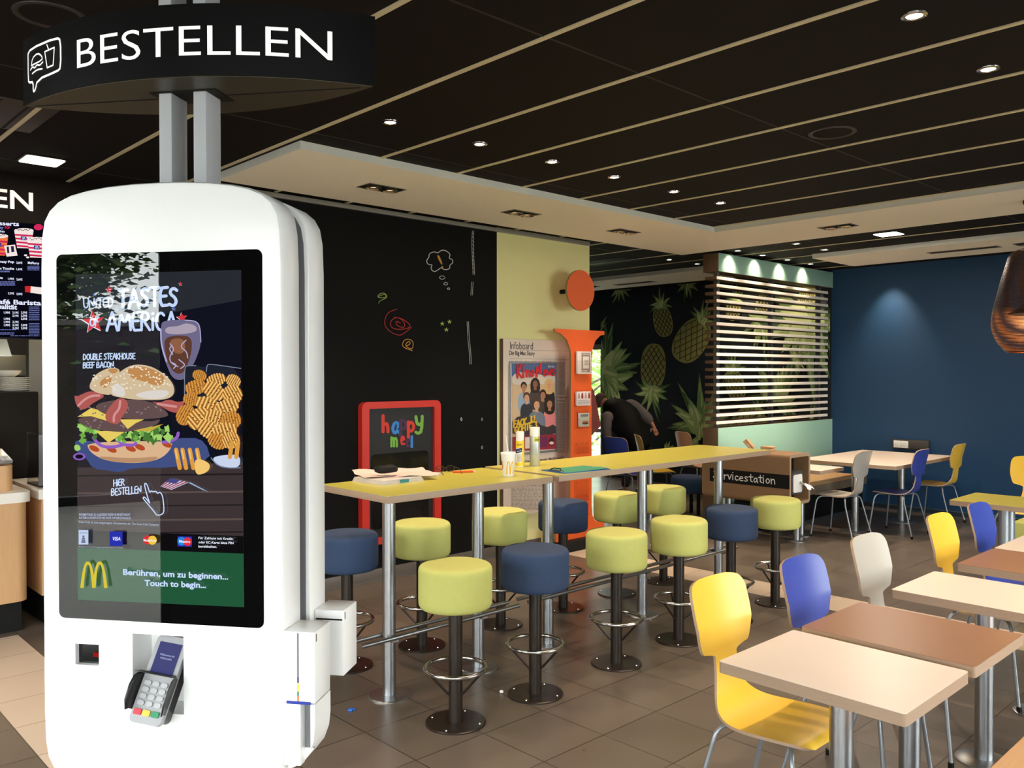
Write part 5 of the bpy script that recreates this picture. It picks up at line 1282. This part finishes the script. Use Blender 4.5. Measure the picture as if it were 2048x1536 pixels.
def vent(x0, x1, y0, y1, label, mt=None):
    t = thing('air_vent', label, 'vent', ((x0+x1)/2, (y0+y1)/2, SZ if mt is None else CZ), 0, 'slotted air vents'); hx, hy = (x1-x0)/2, (y1-y0)/2
    MB().box(-hx, -hy, -.004, hx, hy, .001, mt or M_vent, .001).build('frame', t)
    for i in range(3): MB().box(-hx+.02+.05*i*(2*hx-.06)/.14, -hy+.02, -.006, -hx+.032+.05*i*(2*hx-.06)/.14, hy-.02, -.0035, M_black).build('slot', t)
vent(9.63, 9.78, 2.92, 3.62, 'long slotted air vent in the far soffit before the blue wall'); vent(9.72, 9.88, 7.42, 8.12, 'long slotted air vent in the far soffit before the pineapple wall'); vent(7.75, 8.15, 6.3, 7.1, 'black ceiling vent behind the lemon wall', M_black)
for x, y, lb in ((.95, 3.55, 'faint round loudspeaker rim in the dark ceiling above the sign'), (4.62, 2.25, 'faint round loudspeaker rim in the dark ceiling, upper right')):
    o = MB(); o.lathe([(.105, -.001), (.112, -.005), (.128, -.004), (.130, 0)], pm('speaker_rim', (44, 38, 34), .5), 40); o = tag(o.build('ceiling_speaker'), lb, 'loudspeaker'); o.location = (x, y, CZ)
vent(.90, 1.32, 4.75, 5.35, 'ribbed dark air vent in the ceiling at the far left', pm('vent_brown', (60, 52, 46), .5))
# copper mesh pendant lamp at the right edge
t = thing('pendant_lamp', 'bell-shaped copper wire pendant lamp glowing at the right picture edge', 'lamp', (7.29, 1.972, 0))
mt = bpy.data.materials.new('copper_wire_mesh'); mt.use_nodes = True; nt = mt.node_tree; bs = nt.nodes['Principled BSDF']; bs.inputs['Base Color'].default_value = col(84, 50, 30); bs.inputs['Metallic'].default_value = .4; bs.inputs['Roughness'].default_value = .38
tc = nt.nodes.new('ShaderNodeTexCoord'); wv = nt.nodes.new('ShaderNodeTexWave'); wv.bands_direction = 'Z'; wv.inputs['Scale'].default_value = 30; nt.links.new(tc.outputs['Object'], wv.inputs['Vector'])
mr = nt.nodes.new('ShaderNodeMapRange'); mr.inputs['From Min'].default_value = .36; mr.inputs['From Max'].default_value = .50; nt.links.new(wv.outputs['Fac'], mr.inputs['Value']); nt.links.new(mr.outputs[0], bs.inputs['Alpha'])
sp_ = [(.02, 2.665), (.08, 2.66), (.135, 2.635), (.158, 2.60), (.172, 2.55), (.205, 2.43), (.240, 2.28), (.262, 2.18), (.270, 2.12), (.266, 2.05), (.245, 1.985), (.217, 1.935), (.18, 1.89), (.165, 1.875)]
MB().lathe(sp_, mt, 64).build('wire_shade', t, 60)
MB().tube([(.165*cos(a_), .165*sin(a_), 1.875) for a_ in [2*pi*i/48 for i in range(48)]], .004, pm('copper', (150, 84, 46), .35, .9), 8, closed=True).build('rim_wire', t)
MB().cyl((0, 0, 2.70), (0, 0, SZ-.03), .004, M_black, seg=10).build('cable', t); MB().lathe([(0, 0), (.055, 0), (.06, .006), (.06, .03), (0, .03)], M_black, 32, c=(0, 0, SZ-.03)).build('ceiling_rose', t)
MB().lathe([(0, 2.205), (.15, 2.165), (.152, 2.17), (.05, 2.25), (0, 2.25)], M_black, 32).build('added_baffle', t)  # black baffle added above the bulb to keep the upper shade dark
MB().lathe([(0, 2.16), (.02, 2.16), (.024, 2.20), (.024, 2.28), (.012, 2.30), (.012, 2.72), (0, 2.72)], M_black, 20).build('lamp_holder', t)
MB().lathe([(0, 2.06), (.03, 2.07), (.045, 2.10), (.042, 2.14), (.02, 2.17), (0, 2.17)], em('bulb_glass', (255, 206, 140), 200.0), 24).build('bulb', t)
# ================================================================== COUNTER, FAR LEFT
M_counterw = pm('white_worktop', (236, 228, 216), .35); M_cwood = pm('pale_oak_front', (206, 160, 112), .45, var=.1, scale=7, stretch=(14, 14, 1))
HY = 6.52
hd = MB(); hd.box(RX0, HY, 2.745, 2.9, HY+.22, CZ, pm('fascia_dark', (20, 16, 14), .8, spec=.08)); 
fa = tag(hd.build('counter_fascia', None, 0), 'dark overhead fascia above the counter with cream raised letters at the far left', 'sign')
a = MB(); vs, fs = font_mesh('BESTELLEN', .012); x0 = min(v.x for v in vs); x1 = max(v.x for v in vs)
k = a.mi(em('cream_letters', (240, 222, 196), .35, .7)); sc_ = (1.622-.62)/(x1-x0)
for f in fs:
    lo = [a.bm.verts.new((.62+(vs[i].x-x0)*sc_, HY-.012, 2.838+vs[i].y*.150/.73*.86)) for i in f]
    a.bm.faces.new(lo).material_index = k
bmesh.ops.remove_doubles(a.bm, verts=a.bm.verts, dist=1e-5)
r_ = bmesh.ops.extrude_face_region(a.bm, geom=a.bm.faces[:]); bmesh.ops.translate(a.bm, vec=(0, .012, 0), verts=[v for v in r_['geom'] if isinstance(v, bmesh.types.BMVert)])
a.build('letters', fa, 0)
t = thing('menu_screen', 'lit digital menu board under the fascia at the far left', 'screen', (1.0, HY, 0))
MB().box(-1.2, .0, 1.955, 1.5, .06, 2.743, M_black).build('screen_body', t)
a = Art(lambda u, v, e: on_y(u, v, HY-.001)-Vector((1.0, HY, 0))+Vector((0, -e, 0)), .0003, (0, 400, .20833))
mb_, mw, mbl, mpk, mcr = E_('menu_black', (8, 8, 18)), E_('menu_white', (225, 230, 255)), E_('menu_blue', (120, 130, 200)), E_('menu_pink', (206, 40, 90)), E_('menu_cream', (238, 226, 220))
a.poly([(-300, 190), (600, 245), (600, 1345), (-300, 1300)], mb_)
a.text('Desserts', (-105, 236), (182, 250), 40, mw, .03); a.text('Crazy', (-70, 272), (34, 277), 26, mbl, .03); a.text('POP', (46, 276), (96, 278), 26, mpk, .03); a.text('Highlights', (-110, 306), (44, 312), 22, mw, .02)
def pot(x, y, w, h, c0, c1):
    a.poly([(x, y), (x+w, y+6), (x+w*.86, y+h), (x+w*.16, y+h-4)], c0)
    for k in range(4): 
        yy = y+h*(.2+.2*k); a.poly([(x+w*(.02+.03*k), yy), (x+w*(.98-.03*k), yy+12), (x+w*(.96-.03*k), yy+h*.1+12), (x+w*(.04+.03*k), yy+h*.1)], c1); a.n -= .7
    a.n += 1; a.disc(x+w/2, y+2, w/2, 22, mcr)
    for k in range(9): a.disc(x+w*(.15+.08*k), y+rb.uniform(-12, 12), 7, 5, E_('choc', (70, 40, 40)), n=6); a.n -= .9
    a.n += 1; a.poly([(x+w*.34, y+h*.34), (x+w*.64, y+h*.36), (x+w*.62, y+h*.56), (x+w*.34, y+h*.54)], E_('pot_blue', (50, 44, 130))); a.arches(x+w*.40, y+h*.38, x+w*.58, y+h*.52, 5, mw)
pot(135, 290, 186, 175, mcr, mpk); pot(258, 376, 190, 180, mcr, mpk); pot(-110, 345, 186, 190, E_('pot_orange', (230, 120, 60)), mpk)
a.disc(365, 262, 44, 30, mpk); a.poly([(35, 440), (140, 430), (165, 535), (60, 545)], mcr); a.poly([(60, 450), (80, 448), (86, 510), (66, 512)], E_('suit', (40, 36, 60))); a.poly([(100, 446), (128, 444), (134, 500), (106, 504)], E_('suit', (40, 36, 60)))
for x, y in ((242, 532), (262, 552)): a.disc(x, y, 16, 9, mcr)
for s_, xa, xb, y, hgt in (('McFlurry Crazy Pop', -180, 132, 604, 22), ('Frozen Lemon Touche', -200, 132, 668, 22), ('McFlurry', 262, 372, 618, 22), ('Shake', -60, 22, 756, 22)): a.text(s_, (xa, y-4), (xb, y+2), hgt, mw, .04)
for x, y, s_ in ((152, 612, '2,69€'), (152, 674, '1,69€'), (72, 766, '1,99€'), (152, 772, '2,69€'), (72, 905, '2,39€'), (152, 912, '2,59€')): a.text(s_, (x, y), (x+58, y+3), 20, mw, .03)
for x0_, y0_, x1_, y1_, n_ in ((-60, 680, 88, 696, 2), (258, 632, 372, 680, 4), (-80, 778, 140, 826, 4), (-60, 1240, 150, 1252, 1), (-80, 1270, 130, 1296, 2), (272, 1180, 372, 1296, 8), (272, 1020, 372, 1160, 8), (95, 1300, 372, 1308, 1)): a.lines(x0_, y0_, x1_, y1_, n_, 6, mbl)
a.poly([(232, 830), (290, 828), (285, 890), (235, 885)], E_('wrap_red', (200, 40, 40))); a.poly([(290, 830), (420, 845), (420, 910), (285, 892)], mcr)
a.text('McCafé Barista', (-205, 992), (388, 1012), 46, mw, .03); a.text('Qualität', (-92, 1040), (158, 1052), 46, mw, .03)
for r0 in range(6):
    for c0, x in enumerate((30, 112, 194)):
        if (r0*3+c0) % 4 != 3: a.text(('1,99', '2,19', '2,59')[c0]+'€', (x, 1090+r0*30), (x+60, 1093+r0*30), 20, mw, .03)
a.build('menu_picture', t)
def counter(x0, x1, y0, label, right_round=True):
    t = thing('service_counter', label, 'counter', (0, 0, 0), 0, 'service counters')
    r_ = .07
    def o(a, b, c, d): return [(a, d), (a, b)]+[(c-r_+r_*sin(q), b+r_-r_*cos(q)) for q in [pi/2*i/8 for i in range(9)]]+[(c, d)]
    MB().prism(o(x0+.02, y0+.02, x1-.02, y0+.75), .21, .868, M_cwood).build('front_panel', t); MB().prism(o(x0, y0, x1, y0+.78), .868, .935, M_counterw).build('worktop', t)
    MB().box(x0+.05, y0+.09, 0, x1-.05, y0+.75, .21, M_black).build('plinth', t)
counter(-.6, 1.548, 6.28, 'pale oak counter with thick white worktop, far left of the picture'); counter(1.60, 2.80, 6.34, 'second pale oak counter showing as a narrow strip beside the kiosk')
b = MB(); b.prism([(.2, 6.95), (.2, 6.40)]+[(1.47-.06+.06*sin(q), 6.40+.06-.06*cos(q)) for q in [pi/2*i/6 for i in range(7)]]+[(1.47, 6.95)], .935, 1.105, M_cwood)
tag(b.build('till_box'), 'curved pale oak till housing standing on the left counter', 'till housing')
t = thing('card_reader', 'grey card reader with black keypad on top of the till housing', 'card reader', (1.40, 6.52, 1.106), .2)
X_ = Matrix.Translation((0, 0, .055)) @ Matrix.Rotation(RD(25), 4, 'X')
MB().box(-.06, -.09, -.012, .06, .09, .012, M_tsil, .006, xf=X_).build('reader_body', t); MB().box(-.05, -.02, .012, .05, .075, .014, M_blackgloss, xf=X_).build('reader_screen', t); MB().box(-.02, -.02, -.05, .02, .03, -.01, M_black, xf=X_).build('reader_stand', t)
for i in range(9): MB().box(-.045+.032*(i % 3), -.08+.02*(i//3), .012, -.02+.032*(i % 3), -.066+.02*(i//3), .016, M_key if i else pm('key_210', (210, 46, 56), .4), xf=X_).build('reader_key', t)
t = thing('acrylic_box', 'clear acrylic display box on the narrow counter strip beside the kiosk', 'display box', (1.78, 6.60, .936))
for q in ((-.15, -.15, 0, .15, .15, .012), (-.15, -.15, .012, .15, -.146, .36), (-.15, -.146, .012, -.146, .15, .36), (.146, -.146, .012, .15, .15, .36), (-.15, -.15, .36, .15, .15, .366)): MB().box(*q, pm('smoky_acrylic', (70, 72, 76), .15) if q[5] > .35 and q[2] < .3 and q[1] == -.15 else M_black if q[5] < .02 else M_acryl).build('side', t)
for x, z in ((-.06, .012), (.05, .012), (0, .14)): MB().lathe([(0, 0), (.05, 0), (.055, .05), (.04, .10), (0, .11)], pm('muffin', (120, 84, 52), .8), 18, c=(x, .02, z)).build('pastry', t)
# kitchen glimpsed under the menu board
M_kdark = pm('kitchen_dark_panel', (34, 27, 22), .6, spec=.15); M_ksteel = pm('kitchen_steel', (150, 146, 132), .3, .8, var=.1, scale=3)
t = thing('pass_cabinet', 'dark brown cabinet behind the counter carrying stacked plates', 'cabinet', (1.62, 7.55, 0)); MB().box(-.55, -.2, .05, .24, .5, 1.58, M_kdark, .012).build('body', t); MB().box(-.5, -.15, 0, .2, .45, .05, M_black).build('plinth', t)
for i in range(7):
    b = MB(); b.lathe([(0, 0), (.07, 0), (.115, .012), (.117, .016), (.07, .007), (0, .006)], pm('cream_china', (228, 220, 204), .3), 32)
    o = tag(b.build('plate', None, 50), 'cream plate in the stack on the dark cabinet behind the counter', 'plate', 'stack of cream plates'); o.location = (1.73+.003*(i % 3), 7.55, 1.58+.0155*i)
b = MB(); b.lathe([(0, 0), (.05, 0), (.09, .03), (.10, .05), (.096, .05), (.05, .008), (0, .006)], pm('cream_china', (228, 220, 204), .3), 32)
o = tag(b.build('bowl', None, 50), 'pale bowl standing on top of the stacked plates behind the counter', 'bowl'); o.location = (1.69, 7.55, 1.6935)
t = thing('extractor_hood', 'sloping steel extractor hood in the kitchen under the menu board', 'hood', (1.5, 8.9, 0)); b = MB(); b.prism([(-.9, 1.87), (.44, 1.87), (.38, 2.1), (.20, 2.6), (-.9, 2.6)], -.4, .3, M_ksteel, axis='y'); b.build('canopy', t); MB().box(-.8, -.3, 2.6, -.1, .25, CZ, M_ksteel).build('duct', t)
t = thing('kitchen_shelf_unit', 'steel shelf unit with lit back panel in the kitchen', 'shelf', (1.97, 9.6, 0))
MB().box(-.35, -.25, 0, .30, .3, 1.9, M_ksteel, .004).build('body', t); MB().box(-.33, -.256, 1.66, .28, -.25, 1.70, M_black).build('shelf_edge', t)
b = MB(); b.box(-.07, -.05, 0, .07, .05, CZ, pm('column_grey', (128, 124, 114), .5, .3)); o = tag(b.build('steel_column'), 'grey steel column in the kitchen behind the counter', 'column'); o.location = (2.12, 8.45, 0)
l = bpy.data.lights.new('kitchen_light', 'AREA'); l.size = .6; l.energy = 22; l.color = (1, .86, .62)
t = thing('kitchen_lamp', 'ceiling lamp over the kitchen behind the counter, hidden by the fascia', 'ceiling light', (2.45, 7.9, CZ)); MB().box(-.3, -.3, -.03, .3, .3, 0, em('kitchen_diffuser', (255, 230, 190), 3.0), .005).build('diffuser', t); o = bpy.data.objects.new('lamp_light', l); C.objects.link(o); o.parent = t; o.location = (0, 0, -.035)

# ================================================================== BENDING PERSON
PD = 11.9; RH = Vector((RT.x, RT.y, 0)).normalized(); FH = Vector((FW.x, FW.y, 0)).normalized()
PB = FH*PD+RH*1.69
person = None
def J(u, v, d=0.0):
    """joint seen at photo pixel (u, v), d metres nearer or farther than the figure's own distance"""
    r = ray(u, v); return EYE+r*((PD+d)/r.dot(FW))-PB*1.0
def skin(name, chains, mt, parent, sub=2):
    """one continuous surface grown over joints with a radius each; chains share joints by name"""
    me = bpy.data.meshes.new(name); idx = {}; vs, es, rs = [], [], []
    for ch in chains:
        prev = None
        for key, p, r in ch:
            if key not in idx: idx[key] = len(vs); vs.append(p); rs.append(r)
            if prev is not None: es.append((prev, idx[key]))
            prev = idx[key]
    me.from_pydata([tuple(v) for v in vs], es, []); me.materials.append(mt)
    o = bpy.data.objects.new(name, me); C.objects.link(o)
    o.modifiers.new('skin', 'SKIN').use_smooth_shade = True
    for i, r in enumerate(rs):
        sv = me.skin_vertices[0].data[i]; sv.radius = r if isinstance(r, tuple) else (r, r); sv.use_root = i == 0
    m_ = o.modifiers.new('sub', 'SUBSURF'); m_.levels = m_.render_levels = sub
    dg = bpy.context.evaluated_depsgraph_get(); dg.update(); m2 = bpy.data.meshes.new_from_object(o.evaluated_get(dg)); m2.name = name
    o.modifiers.clear(); o.data = m2
    if parent: o.parent = parent
    else: o.location = PB
    return o
M_skin = pm('skin', (196, 136, 108), .55, var=.05); M_hair = pm('brown_hair', (86, 62, 46), .7, var=.2, scale=60, bump=.4, bscale=300); M_vest = pm('black_quilted_vest', (10, 10, 10), .7, spec=.2, var=.2, scale=10, bump=.3, bscale=14)
M_sleeve = pm('grey_sweatshirt', (112, 104, 102), .85, var=.12, scale=40); M_trous = pm('dark_trousers', (28, 28, 34), .8, var=.1)
hip, belly, chest, nk, head = J(1278, 893, .0), J(1262, 860, .05), J(1240, 828, .12), J(1214, 808, .20), J(1201, 801, .26)
shL, elL, wrL, haL = J(1212, 833, -.02), J(1214, 868, .02), J(1222, 902, .06), J(1225, 918, .08)
shR, elR, wrR, haR = J(1262, 806, .30), J(1296, 836, .34), J(1306, 850, .30), J(1310, 860, .28)
hL, kL, aL = J(1262, 905, -.05), J(1254, 940, .02), J(1250, 986, -.02)
hR, kR, aR = J(1290, 903, .12), J(1292, 940, .20), J(1288, 984, .12)
for p in (aL, aR): p.z = .07-0
def foot(a): return a+FH*.14-RH*.06-Vector((0, 0, .035))
V = Vector
tor = [('hip', hip, .09), ('belly', belly, (.10, .09)), ('chest', chest, (.12, .10)), ('neck', nk, .058), ('head', head, .088), ('crown', head+(head-nk).normalized()*.09, .06)]
legL = [('hip', hip, 0), ('hL', hL, .085), ('kL', kL, .055), ('aL', aL, .038), ('fL', foot(aL), .035)]; legR = [('hip', hip, 0), ('hR', hR, .085), ('kR', kR, .055), ('aR', aR, .038), ('fR', foot(aR), .035)]
armL = [('chest', chest, 0), ('shL', shL, .055), ('elL', elL, .042), ('wrL', wrL, .029), ('haL', haL, (.038, .022))]; armR = [('chest', chest, 0), ('shR', shR, .055), ('elR', elR, .042), ('wrR', wrR, .029), ('haR', haR, (.040, .022))]
def fingers(w, h, nm):
    d = (h-w).normalized(); s_ = d.cross(FH).normalized(); out = []
    for i, (o_, L) in enumerate(((-.03, .065), (-.01, .075), (.010, .070), (.029, .055))):
        b0 = h+s_*o_*.8+d*.02; out.append([(nm+'h', h, 0), (nm+'f%da' % i, b0, .0105), (nm+'f%db' % i, b0+d*L*.5+FH*.008, .0095), (nm+'f%dc' % i, b0+d*L*.85-FH*.02, .008)])
    b0 = w+(h-w)*.45-s_*.03; out.append([(nm+'h', h, 0), (nm+'ta', b0-s_*.012, .012), (nm+'tb', b0-s_*.03+d*.03, .010), (nm+'tc', b0-s_*.034+d*.055, .008)])
    return out
def ren(ch, a, b): return [((b if k == a else k), p, r) for k, p, r in ch]
body = skin('person', [tor, legL, legR, ren(armL, 'haL', 'Lh'), ren(armR, 'haR', 'Rh')]+fingers(wrL, haL, 'L')+fingers(wrR, haR, 'R'), M_skin, None)
tag(body, 'person in black vest and grey sleeves bending forward at the far wall', 'person')
skin('vest', [[('z', hip+(hip-belly)*.35, (.18, .17)), ('a', hip, (.205, .18)), ('b', belly, (.235, .19)), ('c', chest, (.25, .19)), ('d', nk+(chest-nk)*.15, (.14, .13)), ('e', nk+(head-nk)*.35, (.10, .10))], [('c', chest, 0), ('sl', chest+(shL-chest)*.8, .12)], [('c', chest, 0), ('sr', chest+(shR-chest)*.8, .12)]], M_vest, body)
skin('sleeve', [[('a', shL+(chest-shL)*.4, .10), ('b', shL, .095), ('c', elL, .075), ('d', wrL-(wrL-elL)*.1, .055)]], M_sleeve, body)
skin('sleeve', [[('a', shR+(chest-shR)*.4, .10), ('b', shR, .095), ('c', elR, .078), ('d', wrR-(wrR-elR)*.2, .055)]], M_sleeve, body)
skin('trousers', [[('h0', hip+(belly-hip)*.3, .15), ('h', hip, .16), ('a', hL, .12), ('b', kL, .075), ('c', aL+Vector((0, 0, .03)), .062)], [('h', hip, 0), ('ra', hR, .12), ('rb', kR, .075), ('rc', aR+Vector((0, 0, .03)), .062)]], M_trous, body)
for a_ in (aL, aR): skin('shoe', [[('a', a_+Vector((0, 0, -.015)), .05), ('b', a_+(foot(a_)-a_)*.6, .05), ('c', foot(a_)+(foot(a_)-a_)*.25, .042)]], M_black, body)
hd_ = skin('hair', [[('z', nk+(head-nk)*.55-FH*.01, .105), ('a', head+(head-nk).normalized()*.01-FH*.02, .132), ('b', head+(head-nk).normalized()*.085-FH*.01, .11)]], M_hair, body)
